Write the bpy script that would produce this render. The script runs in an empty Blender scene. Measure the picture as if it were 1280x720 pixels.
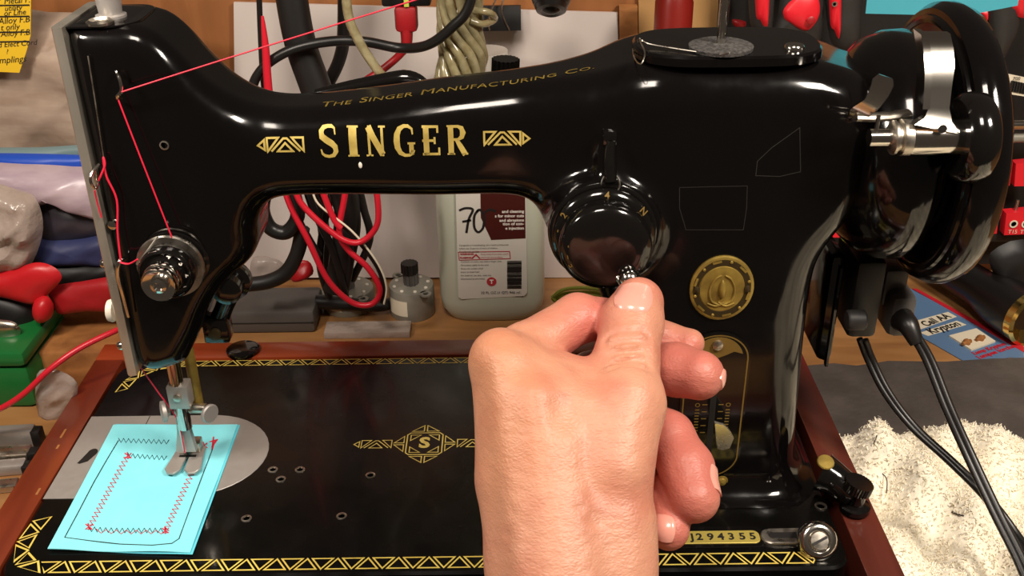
import bpy, bmesh, math, random
import numpy as np
from mathutils import Vector, Matrix
from mathutils.bvhtree import BVHTree
random.seed(7); np.random.seed(7)
PI = math.pi
CM = 0.01            # every length below is written in centimetres
scene = bpy.context.scene
COL = scene.collection

# ------------------------------------------------------------------ camera
CP = np.array([23.73, -36.05, 33.96]); PITCH, YAW, ROLL, FPX = math.radians(28.44), math.radians(.136), math.radians(-.82), 1320.
def cam_axes():
    f = np.array([0, math.cos(PITCH), -math.sin(PITCH)]); u = np.array([0, math.sin(PITCH), math.cos(PITCH)]); r = np.array([1., 0, 0])
    c, s = math.cos(YAW), math.sin(YAW); Z = np.array([[c, -s, 0], [s, c, 0], [0, 0, 1]])
    f, u, r = Z @ f, Z @ u, Z @ r
    c, s = math.cos(ROLL), math.sin(ROLL)
    return c * r + s * u, -s * r + c * u, f
CR, CU, CF = cam_axes()
cam = bpy.data.cameras.new('camera'); cam_o = bpy.data.objects.new('camera', cam); COL.objects.link(cam_o)
cam_o.matrix_world = Matrix(((CR[0], CU[0], -CF[0], CP[0]*CM), (CR[1], CU[1], -CF[1], CP[1]*CM), (CR[2], CU[2], -CF[2], CP[2]*CM), (0, 0, 0, 1)))
cam.sensor_width = 36; cam.lens = 36 * FPX / 1280; cam.clip_start = .01; cam.clip_end = 50
scene.camera = cam_o
def W(px, py, x=None, y=None, z=None, d=None):
    """measured point of the photograph turned into a place in the room, on a plane x=, y=, z= or at a depth"""
    D = CF + CR * (px - 640) / FPX + CU * (360 - py) / FPX
    if d is not None: return CP + D * d
    if x is not None: t = (x - CP[0]) / D[0]
    elif y is not None: t = (y - CP[1]) / D[1]
    else: t = (z - CP[2]) / D[2]
    return CP + D * t

# ------------------------------------------------------------------ light
world = bpy.data.worlds.new('room'); scene.world = world; world.use_nodes = True
world.node_tree.nodes['Background'].inputs[0].default_value = (1.0, .80, .62, 1)
world.node_tree.nodes['Background'].inputs[1].default_value = .065
def area(name, loc, target, size, watts, col, sy=None):
    l = bpy.data.lights.new(name, 'AREA'); l.size = size*CM; l.energy = watts; l.color = col
    if sy: l.shape = 'RECTANGLE'; l.size_y = sy*CM
    o = bpy.data.objects.new(name, l); COL.objects.link(o); o.location = Vector(loc)*CM
    o.rotation_euler = (Vector(target) - Vector(loc)).to_track_quat('-Z', 'Y').to_euler()
    return o
area('lamp_overhead', (14, -38, 92), (20, 10, 5), 22, 5.1, (1, .89, .77))
area('lamp_right', (64, -26, 64), (50, 2, 0), 14, 6.0, (1, .90, .78))
area('lamp_left', (-8, -8, 40), (4, 6, 0), 6, 1.35, (1, .90, .78))
scene.view_settings.view_transform = 'Standard'; scene.view_settings.look = 'None'
scene.view_settings.exposure = 0.0; scene.view_settings.gamma = 1.0

# ------------------------------------------------------------------ materials
def lin(c):
    return tuple(((v/255)/12.92 if v/255 <= .04045 else ((v/255+.055)/1.055)**2.4) for v in c)
def mat(name, rgb, rough=.5, metal=0, coat=0, noise=None, bump=None, spec=.5, trans=0, alpha=1, ior=1.5, sheen=0, sss=0, rnoise=None):
    """noise=(scale, amount, second colour) bump=(scale, strength, distance in cm)"""
    m = bpy.data.materials.new(name); m.use_nodes = True; nt = m.node_tree; b = nt.nodes['Principled BSDF']
    c = lin(rgb); b.inputs['Base Color'].default_value = (*c, 1)
    b.inputs['Roughness'].default_value = rough; b.inputs['Metallic'].default_value = metal
    b.inputs['Specular IOR Level'].default_value = spec; b.inputs['IOR'].default_value = ior
    b.inputs['Coat Weight'].default_value = coat; b.inputs['Coat Roughness'].default_value = .06
    b.inputs['Transmission Weight'].default_value = trans; b.inputs['Alpha'].default_value = alpha
    if sheen: b.inputs['Sheen Weight'].default_value = sheen
    if sss: b.inputs['Subsurface Weight'].default_value = sss; b.inputs['Subsurface Radius'].default_value = (.01, .004, .002); b.inputs['Subsurface Scale'].default_value = .6
    tc = nt.nodes.new('ShaderNodeTexCoord')
    if noise:
        n = nt.nodes.new('ShaderNodeTexNoise'); n.inputs['Scale'].default_value = noise[0]; n.inputs['Detail'].default_value = 5
        mp = nt.nodes.new('ShaderNodeMapping'); nt.links.new(tc.outputs['Object'], mp.inputs[0]); nt.links.new(mp.outputs[0], n.inputs['Vector'])
        if len(noise) > 3: mp.inputs['Scale'].default_value = noise[3]
        r = nt.nodes.new('ShaderNodeValToRGB'); r.color_ramp.elements[0].position = .35; r.color_ramp.elements[1].position = .65
        c2 = lin(noise[2]); a = noise[1]
        r.color_ramp.elements[0].color = (*c, 1); r.color_ramp.elements[1].color = (*[c[i]*(1-a)+c2[i]*a for i in range(3)], 1)
        nt.links.new(n.outputs[0], r.inputs[0]); nt.links.new(r.outputs[0], b.inputs['Base Color'])
    if rnoise:
        n = nt.nodes.new('ShaderNodeTexNoise'); n.inputs['Scale'].default_value = rnoise[0]; n.inputs['Detail'].default_value = 6
        nt.links.new(tc.outputs['Object'], n.inputs['Vector'])
        q = nt.nodes.new('ShaderNodeMapRange'); q.inputs['From Min'].default_value = .35; q.inputs['From Max'].default_value = .75
        q.inputs['To Min'].default_value = rough; q.inputs['To Max'].default_value = rnoise[1]
        nt.links.new(n.outputs[0], q.inputs[0]); nt.links.new(q.outputs[0], b.inputs['Roughness'])
    if bump:
        n = nt.nodes.new('ShaderNodeTexNoise'); n.inputs['Scale'].default_value = bump[0]; n.inputs['Detail'].default_value = 4
        nt.links.new(tc.outputs['Object'], n.inputs['Vector'])
        bp = nt.nodes.new('ShaderNodeBump'); bp.inputs['Strength'].default_value = bump[1]; bp.inputs['Distance'].default_value = bump[2]*CM
        nt.links.new(n.outputs[0], bp.inputs['Height']); nt.links.new(bp.outputs[0], b.inputs['Normal'])
    return m
def wood(name, a, b_, rough, scale=(6, 60, 60), coat=0, ax='X'):
    m = bpy.data.materials.new(name); m.use_nodes = True; nt = m.node_tree; b = nt.nodes['Principled BSDF']
    tc = nt.nodes.new('ShaderNodeTexCoord'); mp = nt.nodes.new('ShaderNodeMapping'); mp.inputs['Scale'].default_value = scale
    nt.links.new(tc.outputs['Object'], mp.inputs[0])
    n = nt.nodes.new('ShaderNodeTexNoise'); n.inputs['Scale'].default_value = 1.6; n.inputs['Detail'].default_value = 7; n.inputs['Distortion'].default_value = .7
    nt.links.new(mp.outputs[0], n.inputs['Vector'])
    r = nt.nodes.new('ShaderNodeValToRGB'); r.color_ramp.elements[0].position = .3; r.color_ramp.elements[1].position = .7
    r.color_ramp.elements[0].color = (*lin(a), 1); r.color_ramp.elements[1].color = (*lin(b_), 1)
    nt.links.new(n.outputs[0], r.inputs[0]); nt.links.new(r.outputs[0], b.inputs['Base Color'])
    b.inputs['Roughness'].default_value = rough; b.inputs['Coat Weight'].default_value = coat; b.inputs['Coat Roughness'].default_value = .15
    bp = nt.nodes.new('ShaderNodeBump'); bp.inputs['Strength'].default_value = .25; bp.inputs['Distance'].default_value = .0004
    nt.links.new(n.outputs[0], bp.inputs['Height']); nt.links.new(bp.outputs[0], b.inputs['Normal'])
    return m
M = {}
M['enamel'] = mat('black_enamel', (10, 8, 8), .08, 0, .2, spec=.36, bump=(260, .02, .02), rnoise=(60, .22))
M['bedenamel'] = mat('bed_enamel', (9, 8, 7), .15, 0, .1, spec=.28, bump=(420, .05, .02), rnoise=(55, .36))
M['blackgloss'] = mat('black_gloss', (14, 12, 11), .12, 0, .3, spec=.5)
M['worn'] = mat('scuffed_black', (46, 42, 38), .42, 0, 0, noise=(90, .9, (96, 88, 78)), spec=.5)
M['rubber'] = mat('black_rubber', (26, 24, 23), .48, bump=(300, .1, .02))
M['cable'] = mat('cable_black', (24, 22, 21), .36)
M['brick'] = mat('adapter_plastic', (84, 80, 77), .5, bump=(900, .15, .02))
M['chrome'] = mat('chrome', (205, 200, 192), .14, 1, bump=(120, .03, .03))
M['steel'] = mat('worn_steel', (196, 188, 176), .24, 1, rnoise=(150, .5))
M['satin'] = mat('satin_steel', (176, 170, 165), .42, .55, rnoise=(220, .55))
M['gold'] = mat('gold_leaf', (214, 190, 104), .48, .25, noise=(160, .6, (160, 134, 62)))
M['goldbright'] = mat('gold_bright', (236, 212, 104), .42, .2, noise=(120, .4, (214, 170, 70)))
M['golddim'] = mat('gold_dim', (124, 98, 44), .5, .35)
M['brass'] = mat('brass_aged', (168, 142, 66), .42, .5, noise=(120, .7, (104, 82, 36)), bump=(260, .2, .03))
M['brassdark'] = mat('brass_dark', (62, 50, 26), .5, .5)
M['serialbrass'] = mat('serial_brass', (205, 184, 92), .42, .5)
M['ink'] = mat('ink', (22, 18, 16), .6)
M['greyink'] = mat('grey_ink', (92, 86, 82), .6)
M['redink'] = mat('red_ink', (170, 44, 52), .6)
M['white'] = mat('white_plastic', (226, 218, 204), .45)
M['whiteink'] = mat('white_ink', (222, 214, 204), .5)
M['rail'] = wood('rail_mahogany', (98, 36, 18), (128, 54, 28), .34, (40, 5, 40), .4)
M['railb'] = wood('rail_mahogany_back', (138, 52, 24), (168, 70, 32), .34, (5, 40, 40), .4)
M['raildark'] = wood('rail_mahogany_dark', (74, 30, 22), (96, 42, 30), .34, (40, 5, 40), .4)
M['bench'] = wood('bench_pine', (140, 94, 52), (186, 134, 82), .5, (5, 34, 34), .1)
M['wallwood'] = wood('wall_panel_wood', (128, 78, 40), (168, 108, 60), .5, (26, 26, 3), .1)
M['block'] = wood('cork_brown_block', (128, 78, 36), (176, 116, 62), .7, (30, 30, 60))
M['paper'] = mat('white_sheet', (206, 194, 188), .7, noise=(8, .5, (190, 178, 172)))
M['bag'] = mat('plastic_bag', (170, 150, 134), .30, noise=(9, .8, (144, 122, 106), (3, 3, 14)), bump=(22, .5, .5))
M['baglight'] = mat('plastic_bag_light', (176, 160, 150), .22, noise=(14, .8, (140, 122, 112)), bump=(45, .8, .5), alpha=.92)
M['bagclear'] = mat('plastic_bag_clear', (180, 166, 158), .18, bump=(50, 1, .5), alpha=.55)
M['lilac'] = mat('lilac_plastic', (176, 156, 162), .3, noise=(10, .7, (140, 120, 136), (3, 3, 16)), bump=(20, .4, .4))
M['blueplastic'] = mat('blue_plastic', (30, 70, 170), .35)
M['tealplastic'] = mat('teal_plastic', (104, 124, 126), .4)
M['navy'] = mat('navy_fabric', (44, 50, 92), .6, noise=(14, .6, (30, 32, 54)))
M['charcoal'] = mat('charcoal_plastic', (52, 48, 56), .4)
M['red'] = mat('red_vinyl', (196, 28, 36), .38, bump=(30, .3, .3))
M['reddark'] = mat('red_vinyl_dark', (160, 24, 30), .45, bump=(25, .4, .4))
M['redgrip'] = mat('red_grip', (222, 34, 46), .4)
M['redwire'] = mat('red_wire', (206, 30, 48), .35)
M['redthread'] = mat('red_thread', (216, 26, 58), .55)
M['green'] = mat('green_plastic', (24, 108, 50), .34, bump=(12, .3, .3))
M['yellow'] = mat('sticky_yellow', (226, 186, 34), .6, noise=(10, .5, (206, 160, 24)))
M['lime'] = mat('lime_string', (200, 206, 84), .6)
M['teal'] = mat('teal_card', (66, 156, 172), .55)
M['clothblue'] = mat('cyan_cloth', (136, 226, 238), .8, noise=(60, .4, (122, 214, 228)), bump=(1500, .25, .02))
M['clothblue2'] = mat('cyan_cloth_under', (96, 204, 222), .8, bump=(1500, .2, .02))
M['felt'] = mat('grey_felt', (40, 38, 37), .95, noise=(700, .9, (84, 80, 77)), bump=(900, 1, .06))
M['clearcord'] = mat('clear_cord', (168, 154, 112), .12, noise=(150, .9, (206, 196, 156)), trans=.5, spec=.7)
M['milky'] = mat('milky_bottle', (182, 184, 166), .28, sss=0, noise=(6, .5, (170, 172, 156)))
M['milkylid'] = mat('milky_lid', (208, 200, 190), .3)
M['label'] = mat('label_paper', (198, 192, 182), .45)
M['maroon'] = mat('maroon_print', (66, 22, 18), .4)
M['motor'] = mat('zinc_grey', (150, 146, 134), .38, .25, noise=(60, .5, (110, 106, 96)))
M['toolgrey'] = mat('tool_grey', (44, 42, 41), .5)
M['toolblack'] = mat('tool_black', (22, 20, 20), .5)
M['canred'] = mat('can_red', (128, 26, 18), .35, noise=(30, .6, (104, 20, 14), (2, 2, .3)))
M['tan'] = mat('tan_board', (176, 134, 82), .6, noise=(20, .6, (150, 110, 64)))
M['mat'] = mat('rubber_mat', (88, 80, 75), .62, noise=(40, .6, (60, 55, 51)), bump=(70, .8, .2))
M['cardblue'] = mat('card_blue', (92, 122, 158), .4)
M['cardred'] = mat('card_red', (192, 36, 50), .4)
M['cardcream'] = mat('card_cream', (226, 214, 190), .45)
M['reflector'] = mat('reflector_brass', (226, 190, 110), .15, 1)
M['glass'] = mat('lens_glass', (235, 230, 215), .05, trans=.9)
M['torch'] = mat('torch_body', (18, 16, 15), .35)
M['shelf'] = mat('dark_shelf', (36, 32, 30), .5)
M['nail'] = mat('fingernail', (222, 154, 138), .26, coat=.4, spec=.6)
M['faceplate'] = mat('polished_nickel', (206, 198, 184), .26, .82, rnoise=(40, .42))
M['faint'] = mat('faint_print', (34, 31, 28), .5)
M['hair'] = mat('tiny_thread', (70, 60, 54), .7)

# ------------------------------------------------------------------ mesh helpers
def V(*a): return np.array(a, float)
def nrm(v): v = np.asarray(v, float); return v / (np.linalg.norm(v) + 1e-12)
def frame(n):
    n = nrm(n); a = V(0, 0, 1) if abs(n[2]) < .9 else V(1, 0, 0)
    u = nrm(np.cross(a, n)); return u, np.cross(n, u), n
class MB:
    def __init__(s): s.v = []; s.f = []; s.m = []; s.flat = set()
    def add(s, v, f, m=0, flat=False):
        o = len(s.v); s.v += [tuple(map(float, p)) for p in v]
        for q in f:
            if flat: s.flat.add(len(s.f))
            s.f.append(tuple(i+o for i in q)); s.m.append(m)
        return s
    def box(s, lo, hi, bev=0, m=0, R=None, c=None):
        bm = bmesh.new(); bmesh.ops.create_cube(bm, size=1)
        lo, hi = V(*lo), V(*hi); ce = (lo+hi)/2; sz = hi-lo
        for v in bm.verts: v.co = Vector([v.co[i]*sz[i] for i in range(3)])
        if bev: bmesh.ops.bevel(bm, geom=list(bm.edges), offset=bev, segments=2, profile=.5, affect='EDGES')
        vs = [V(*v.co) for v in bm.verts]
        if R is not None: vs = [R @ v for v in vs]
        s.add([v+ce for v in vs], [[v.index for v in f.verts] for f in bm.faces], m, True); bm.free(); return s
    def tube(s, P, r, seg=10, smooth=6, closed=False, m=0, flatten=None, caps=True):
        P = [V(*p) for p in P]; R = list(r) if hasattr(r, '__len__') else [r]*len(P)
        if smooth and len(P) > 2:
            Q = []; RR = []; n = len(P)
            rng = range(n) if closed else range(n-1)
            for i in rng:
                g = lambda k: P[k % n] if closed else P[min(max(k, 0), n-1)]
                gr = lambda k: R[k % n] if closed else R[min(max(k, 0), n-1)]
                p0, p1, p2, p3 = g(i-1), g(i), g(i+1), g(i+2)
                for t in np.linspace(0, 1, smooth, endpoint=False):
                    Q.append(.5*((2*p1)+(-p0+p2)*t+(2*p0-5*p1+4*p2-p3)*t*t+(-p0+3*p1-3*p2+p3)*t**3)); RR.append(gr(i)*(1-t)+gr(i+1)*t)
            if not closed: Q.append(P[-1]); RR.append(R[-1])
            P, R = Q, RR
        n = len(P); vs = []; u = None
        for i in range(n):
            a = P[(i-1) % n] if closed or i > 0 else P[i]; b = P[(i+1) % n] if closed or i < n-1 else P[i]
            T = nrm(b-a)
            if u is None: u, w, _ = frame(T)
            else: u = nrm(u - T*np.dot(u, T))
            w = np.cross(T, u)
            fl = 1 if flatten is None else flatten
            for k in range(seg):
                A = 2*PI*k/seg; vs.append(P[i] + R[i]*(u*math.cos(A) + w*math.sin(A)*fl))
        fs = []
        for i in range(n if closed else n-1):
            for k in range(seg):
                a = i*seg+k; b = i*seg+(k+1) % seg; c = ((i+1) % n)*seg+(k+1) % seg; d = ((i+1) % n)*seg+k
                fs.append((a, b, c, d))
        if not closed and caps: fs.append(tuple(range(seg-1, -1, -1))); fs.append(tuple(range((n-1)*seg, n*seg)))
        return s.add(vs, fs, m)
    def lathe(s, prof, o, ax, seg=32, m=0, knurl=0, kn=0):
        """prof: (radius, height along the axis)"""
        u, w, n = frame(ax); o = V(*o); vs = []; fs = []
        for r, h in prof:
            for k in range(seg):
                A = 2*PI*k/seg; rr = r
                vs.append(o + n*h + rr*(u*math.cos(A)+w*math.sin(A)))
        for i in range(len(prof)-1):
            for k in range(seg):
                fs.append((i*seg+k, i*seg+(k+1) % seg, (i+1)*seg+(k+1) % seg, (i+1)*seg+k))
        if prof[0][0] > 1e-4: fs.append(tuple(range(seg-1, -1, -1)))
        if prof[-1][0] > 1e-4: fs.append(tuple(range((len(prof)-1)*seg, len(prof)*seg)))
        return s.add(vs, fs, m)
    def knob(s, o, ax, r, h, teeth=28, depth=.06, m=0):
        u, w, n = frame(ax); o = V(*o); seg = teeth*2; vs = []; fs = []
        for hh, k0 in ((0, 0), (0, 1), (h, 1), (h, 0)):
            for k in range(seg):
                A = 2*PI*k/seg; rr = (r - (depth if k % 2 else 0)) if k0 else r*.9
                vs.append(o+n*hh+rr*(u*math.cos(A)+w*math.sin(A)))
        for i in range(3):
            for k in range(seg): fs.append((i*seg+k, i*seg+(k+1) % seg, (i+1)*seg+(k+1) % seg, (i+1)*seg+k))
        fs.append(tuple(range(seg-1, -1, -1))); fs.append(tuple(range(3*seg, 4*seg)))
        return s.add(vs, fs, m, True)
    def prism(s, poly, o, u, w, t, m=0, bev=0):
        """2D polygon (a,b) in the frame o + a u + b w, thickened by vector t"""
        o, u, w, t = V(*o), V(*u), V(*w), V(*t); n = len(poly)
        lo = [o+a*u+b*w for a, b in poly]
        if bev:
            c = np.mean(np.array(poly), 0); tl = np.linalg.norm(t)
            ins = []
            for i in range(n):
                p = V(*poly[i]); a = V(*poly[i-1]); b = V(*poly[(i+1) % n])
                e1 = nrm(p-a); e2 = nrm(b-p); nn = nrm(V(-e1[1]-e2[1], e1[0]+e2[0]))
                ar = sum(poly[k][0]*poly[(k+1) % n][1]-poly[(k+1) % n][0]*poly[k][1] for k in range(n))
                ins.append(p + nn*bev*(1 if ar > 0 else -1))
            r = [lo, [p+t*(1-bev/tl) for p in lo], [o+a*u+b*w+t for a, b in ins]]
        else: r = [lo, [p+t for p in lo]]
        vs = [p for q in r for p in q]; fs = [tuple(range(n-1, -1, -1)), tuple(range((len(r)-1)*n, len(r)*n))]
        for k in range(len(r)-1):
            for i in range(n): j = (i+1) % n; fs.append((k*n+i, k*n+j, (k+1)*n+j, (k+1)*n+i))
        return s.add(vs, fs, m, True)
    def sphere(s, c, r, m=0, seg=16, sc=(1, 1, 1)):
        pr = [(max(r*math.sin(PI*i/10), 0), -r*math.cos(PI*i/10)) for i in range(11)]
        o = len(s.v); s.lathe(pr, (0, 0, 0), (0, 0, 1), seg, m)
        for i in range(o, len(s.v)): s.v[i] = tuple(V(*s.v[i])*V(*sc)+V(*c))
        return s
WL = {}
def emp(name, loc, label, cat, group=None):
    o = bpy.data.objects.new(name, None); COL.objects.link(o); o.empty_display_size = .01
    o.location = Vector(loc)*CM; WL[o.name] = V(*loc); o['label'] = label; o['category'] = cat
    if group: o['group'] = group
    return o
def obj(name, mb, mats, parent=None, label=None, cat=None, group=None, kind=None, smooth=True, clean=False):
    if not isinstance(mats, (list, tuple)): mats = [mats]
    v = np.array(mb.v)
    if parent is not None: base = WL[parent.name]
    else: base = V((v[:, 0].min()+v[:, 0].max())/2, (v[:, 1].min()+v[:, 1].max())/2, v[:, 2].min())
    me = bpy.data.meshes.new(name); me.from_pydata(((v-base)*CM).tolist(), [], mb.f)
    for q in mats: me.materials.append(M[q] if isinstance(q, str) else q)
    me.polygons.foreach_set('material_index', mb.m)
    sm = [smooth and (i not in mb.flat) for i in range(len(mb.f))]; me.polygons.foreach_set('use_smooth', sm)
    bm = bmesh.new(); bm.from_mesh(me)
    if clean: bmesh.ops.remove_doubles(bm, verts=bm.verts, dist=1e-6)
    bmesh.ops.recalc_face_normals(bm, faces=bm.faces); bm.to_mesh(me); bm.free()
    try: me.set_sharp_from_angle(angle=math.radians(42))
    except Exception: pass
    me.update()
    o = bpy.data.objects.new(name, me); COL.objects.link(o)
    if parent is not None: o.parent = parent
    else: o.location = Vector(base)*CM
    WL[o.name] = base
    if label: o['label'] = label
    if cat: o['category'] = cat
    if group: o['group'] = group
    if kind: o['kind'] = kind
    return o

# writing: the built-in typeface as a flat mesh
def text_mesh(s, size=1., bold=0., shear=0., align='LEFT', cellspace=1., subdiv=0):
    cu = bpy.data.curves.new('t', 'FONT'); cu.body = s; cu.size = size; cu.offset = bold; cu.shear = shear; cu.align_x = align; cu.align_y = 'CENTER'
    cu.space_character = cellspace; cu.resolution_u = 3; cu.fill_mode = 'FRONT'
    o = bpy.data.objects.new('t', cu); COL.objects.link(o); dg = bpy.context.evaluated_depsgraph_get(); dg.update()
    me = bpy.data.meshes.new_from_object(o.evaluated_get(dg))
    bm = bmesh.new(); bm.from_mesh(me)
    bmesh.ops.remove_doubles(bm, verts=bm.verts, dist=1e-5); bmesh.ops.triangulate(bm, faces=bm.faces)
    for k in range(subdiv): bmesh.ops.subdivide_edges(bm, edges=[e for e in bm.edges if e.calc_length() > size*.15], cuts=1, use_grid_fill=True)
    bmesh.ops.triangulate(bm, faces=bm.faces)
    bm.verts.index_update()
    v = np.array([v.co[:2] for v in bm.verts]); f = [tuple(x.index for x in q.verts) for q in bm.faces]
    bm.free(); bpy.data.objects.remove(o); bpy.data.meshes.remove(me); bpy.data.curves.remove(cu)
    return v, f
def put_text(mb, s, o, u, w, size, m=0, **k):
    v, f = text_mesh(s, size, **k); o, u, w = V(*o), V(*u), V(*w)
    mb.add([o+a*u+b*w for a, b in v], f, m, True)
# flat strokes with a width
MAXL = [0]
def stroke(P, wd, closed=False, sub=1):
    P = [V(*p) for p in P]; Wd = list(wd) if hasattr(wd, '__len__') else [wd]*len(P)
    if closed: P = P+[P[0]]; Wd = Wd+[Wd[0]]
    if MAXL[0]:
        A, B = [P[0]], [Wd[0]]
        for i in range(len(P)-1):
            k_ = max(1, int(math.ceil(np.linalg.norm(P[i+1]-P[i])/MAXL[0])))
            for j in range(1, k_+1): A.append(P[i]*(1-j/k_)+P[i+1]*(j/k_)); B.append(Wd[i]*(1-j/k_)+Wd[i+1]*(j/k_))
        P, Wd = A, B
    Q = [P[0]]; R = [Wd[0]]
    for i in range(len(P)-1):
        for k in range(1, sub+1): t = k/sub; Q.append(P[i]*(1-t)+P[i+1]*t); R.append(Wd[i]*(1-t)+Wd[i+1]*t)
    n = len(Q); v = []
    for i in range(n):
        if closed: a = Q[i-1] if i > 0 else Q[n-2]; b = Q[i+1] if i < n-1 else Q[1]
        else: a = Q[max(i-1, 0)]; b = Q[min(i+1, n-1)]
        e1 = nrm(Q[i]-a) if np.linalg.norm(Q[i]-a) > 1e-9 else nrm(b-Q[i]); e2 = nrm(b-Q[i]) if np.linalg.norm(b-Q[i]) > 1e-9 else e1
        nn = nrm(V(-(e1+e2)[1], (e1+e2)[0])); c = max(np.dot(nn, V(-e1[1], e1[0])), .45)
        v += [Q[i]+nn*R[i]/2/c, Q[i]-nn*R[i]/2/c]
    return v, [(2*i, 2*i+1, 2*i+3, 2*i+2) for i in range(n-1)]
class Flat:
    """flat print in a plane, mapped to the world by a function"""
    def __init__(s): s.v = []; s.f = []
    def st(s, P, w, closed=False, sub=1):
        v, f = stroke(P, w, closed, sub); o = len(s.v); s.v += v; s.f += [tuple(i+o for i in q) for q in f]; return s
    def raw(s, v, f): o = len(s.v); s.v += [V(*p) for p in v]; s.f += [tuple(i+o for i in q) for q in f]; return s
    def to(s, mb, fn, m=0): mb.add([fn(a, b) for a, b in s.v], s.f, m, True); return mb

# ------------------------------------------------------------------ implicit solids
def rcone(P, a, b, ra, rb):
    a, b = V(*a), V(*b); ab = b-a; L = np.dot(ab, ab)
    pa = [P[i]-a[i] for i in range(3)]
    t = np.clip((pa[0]*ab[0]+pa[1]*ab[1]+pa[2]*ab[2])/L, 0, 1)
    return np.sqrt((pa[0]-ab[0]*t)**2+(pa[1]-ab[1]*t)**2+(pa[2]-ab[2]*t)**2)-(ra+(rb-ra)*t)
def smin(a, b, k):
    h = np.clip(.5+.5*(b-a)/k, 0, 1); return b*(1-h)+a*h-k*h*(1-h)
def nets(F, o, h):
    """naive surface nets of the grid F (negative inside)"""
    S = F < 0; nx, ny, nz = F.shape
    cs = [(i, j, k) for i in (0, 1) for j in (0, 1) for k in (0, 1)]
    sl = lambda A, c: A[c[0]:nx-1+c[0], c[1]:ny-1+c[1], c[2]:nz-1+c[2]]
    cnt = sum(sl(S, c).astype(np.int8) for c in cs); act = (cnt > 0) & (cnt < 8)
    idx = np.full(act.shape, -1, np.int64); I = np.argwhere(act); idx[act] = np.arange(len(I))
    acc = np.zeros((len(I), 3)); num = np.zeros(len(I))
    g = lambda c: F[I[:, 0]+c[0], I[:, 1]+c[1], I[:, 2]+c[2]]
    for a in cs:
        for ax in range(3):
            if a[ax]: continue
            b = list(a); b[ax] = 1; fa, fb = g(a), g(b); x = (fa < 0) != (fb < 0)
            t = np.where(x, fa/np.where(x, fa-fb, 1), 0); p = np.tile(np.array(a, float), (len(I), 1)); p[:, ax] += t
            acc += p*x[:, None]; num += x
    v = V(*o)+h*(I+acc/num[:, None]); Q = []
    for ax in range(3):
        b, c = (ax+1) % 3, (ax+2) % 3
        sh = [slice(None)]*3; sh2 = [slice(None)]*3; sh[ax] = slice(0, -1); sh2[ax] = slice(1, None)
        A, B = S[tuple(sh)], S[tuple(sh2)]; E = np.argwhere(A != B)
        E = E[(E[:, b] > 0) & (E[:, c] > 0) & (E[:, b] < F.shape[b]-1) & (E[:, c] < F.shape[c]-1)]
        def cell(db, dc): e = E.copy(); e[:, b] -= db; e[:, c] -= dc; return idx[e[:, 0], e[:, 1], e[:, 2]]
        q = np.stack([cell(1, 1), cell(0, 1), cell(0, 0), cell(1, 0)], 1)
        fl = ~A[E[:, 0], E[:, 1], E[:, 2]]; q[fl] = q[fl][:, ::-1]; Q.append(q)
    return v, np.concatenate(Q)
def lap(v, q, it, lam=.5, mu=-.52):
    e = np.concatenate([q[:, [0, 1]], q[:, [1, 2]], q[:, [2, 3]], q[:, [3, 0]]]); e = np.concatenate([e, e[:, ::-1]])
    n = len(v); deg = np.bincount(e[:, 0], minlength=n).astype(float)
    for i in range(it*2):
        s = np.stack([np.bincount(e[:, 0], weights=v[e[:, 1], k], minlength=n) for k in range(3)], 1)/deg[:, None]
        v = v+(s-v)*(lam if i % 2 == 0 else mu)
    return v
def poly_sdf(poly, X, Z):
    d = np.full(X.shape, 1e9); s = np.zeros(X.shape, bool); n = len(poly)
    for i in range(n):
        a, b = poly[i], poly[(i+1) % n]; e = (b[0]-a[0], b[1]-a[1]); wx, wz = X-a[0], Z-a[1]
        t = np.clip((wx*e[0]+wz*e[1])/(e[0]**2+e[1]**2+1e-12), 0, 1)
        d = np.minimum(d, (wx-e[0]*t)**2+(wz-e[1]*t)**2)
        c = ((a[1] > Z) != (b[1] > Z)); xi = a[0]+(Z-a[1])/((b[1]-a[1]) or 1e-12)*(b[0]-a[0]); s ^= c & (X < xi)
    return np.where(s, -1, 1)*np.sqrt(d)
def blur2(A, sg):
    r = int(sg*3)+1; k = np.exp(-.5*(np.arange(-r, r+1)/sg)**2); k /= k.sum()
    for ax in (0, 1):
        B = np.pad(A, [(r, r) if i == ax else (0, 0) for i in range(2)], mode='edge')
        A = sum(k[i]*(B[i:i+A.shape[0], :] if ax == 0 else B[:, i:i+A.shape[1]]) for i in range(2*r+1))
    return A
def catmull(P, n=6, closed=True):
    P = [V(*p) for p in P]; N = len(P); Q = []
    for i in range(N if closed else N-1):
        g = lambda k: P[k % N] if closed else P[min(max(k, 0), N-1)]
        p0, p1, p2, p3 = g(i-1), g(i), g(i+1), g(i+2)
        for t in np.linspace(0, 1, n, endpoint=False):
            Q.append(.5*((2*p1)+(-p0+p2)*t+(2*p0-5*p1+4*p2-p3)*t*t+(-p0+3*p1-3*p2+p3)*t**3))
    if not closed: Q.append(P[-1])
    return Q
#PART2
# ------------------------------------------------------------------ setting
BZ = -4.0      # bench top
mb = MB().box((-70, 36, BZ-6), (125, 38, 24)); obj('wall_back', mb, 'wallwood', kind='structure')
ben = emp('workbench', (25, 12, BZ-3), 'honey-coloured pine workbench top under the machine and all the clutter', 'workbench')
obj('bench_top', MB().box((-70, -14, BZ-3), (125, 36, BZ), .1), 'bench', ben)

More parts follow.
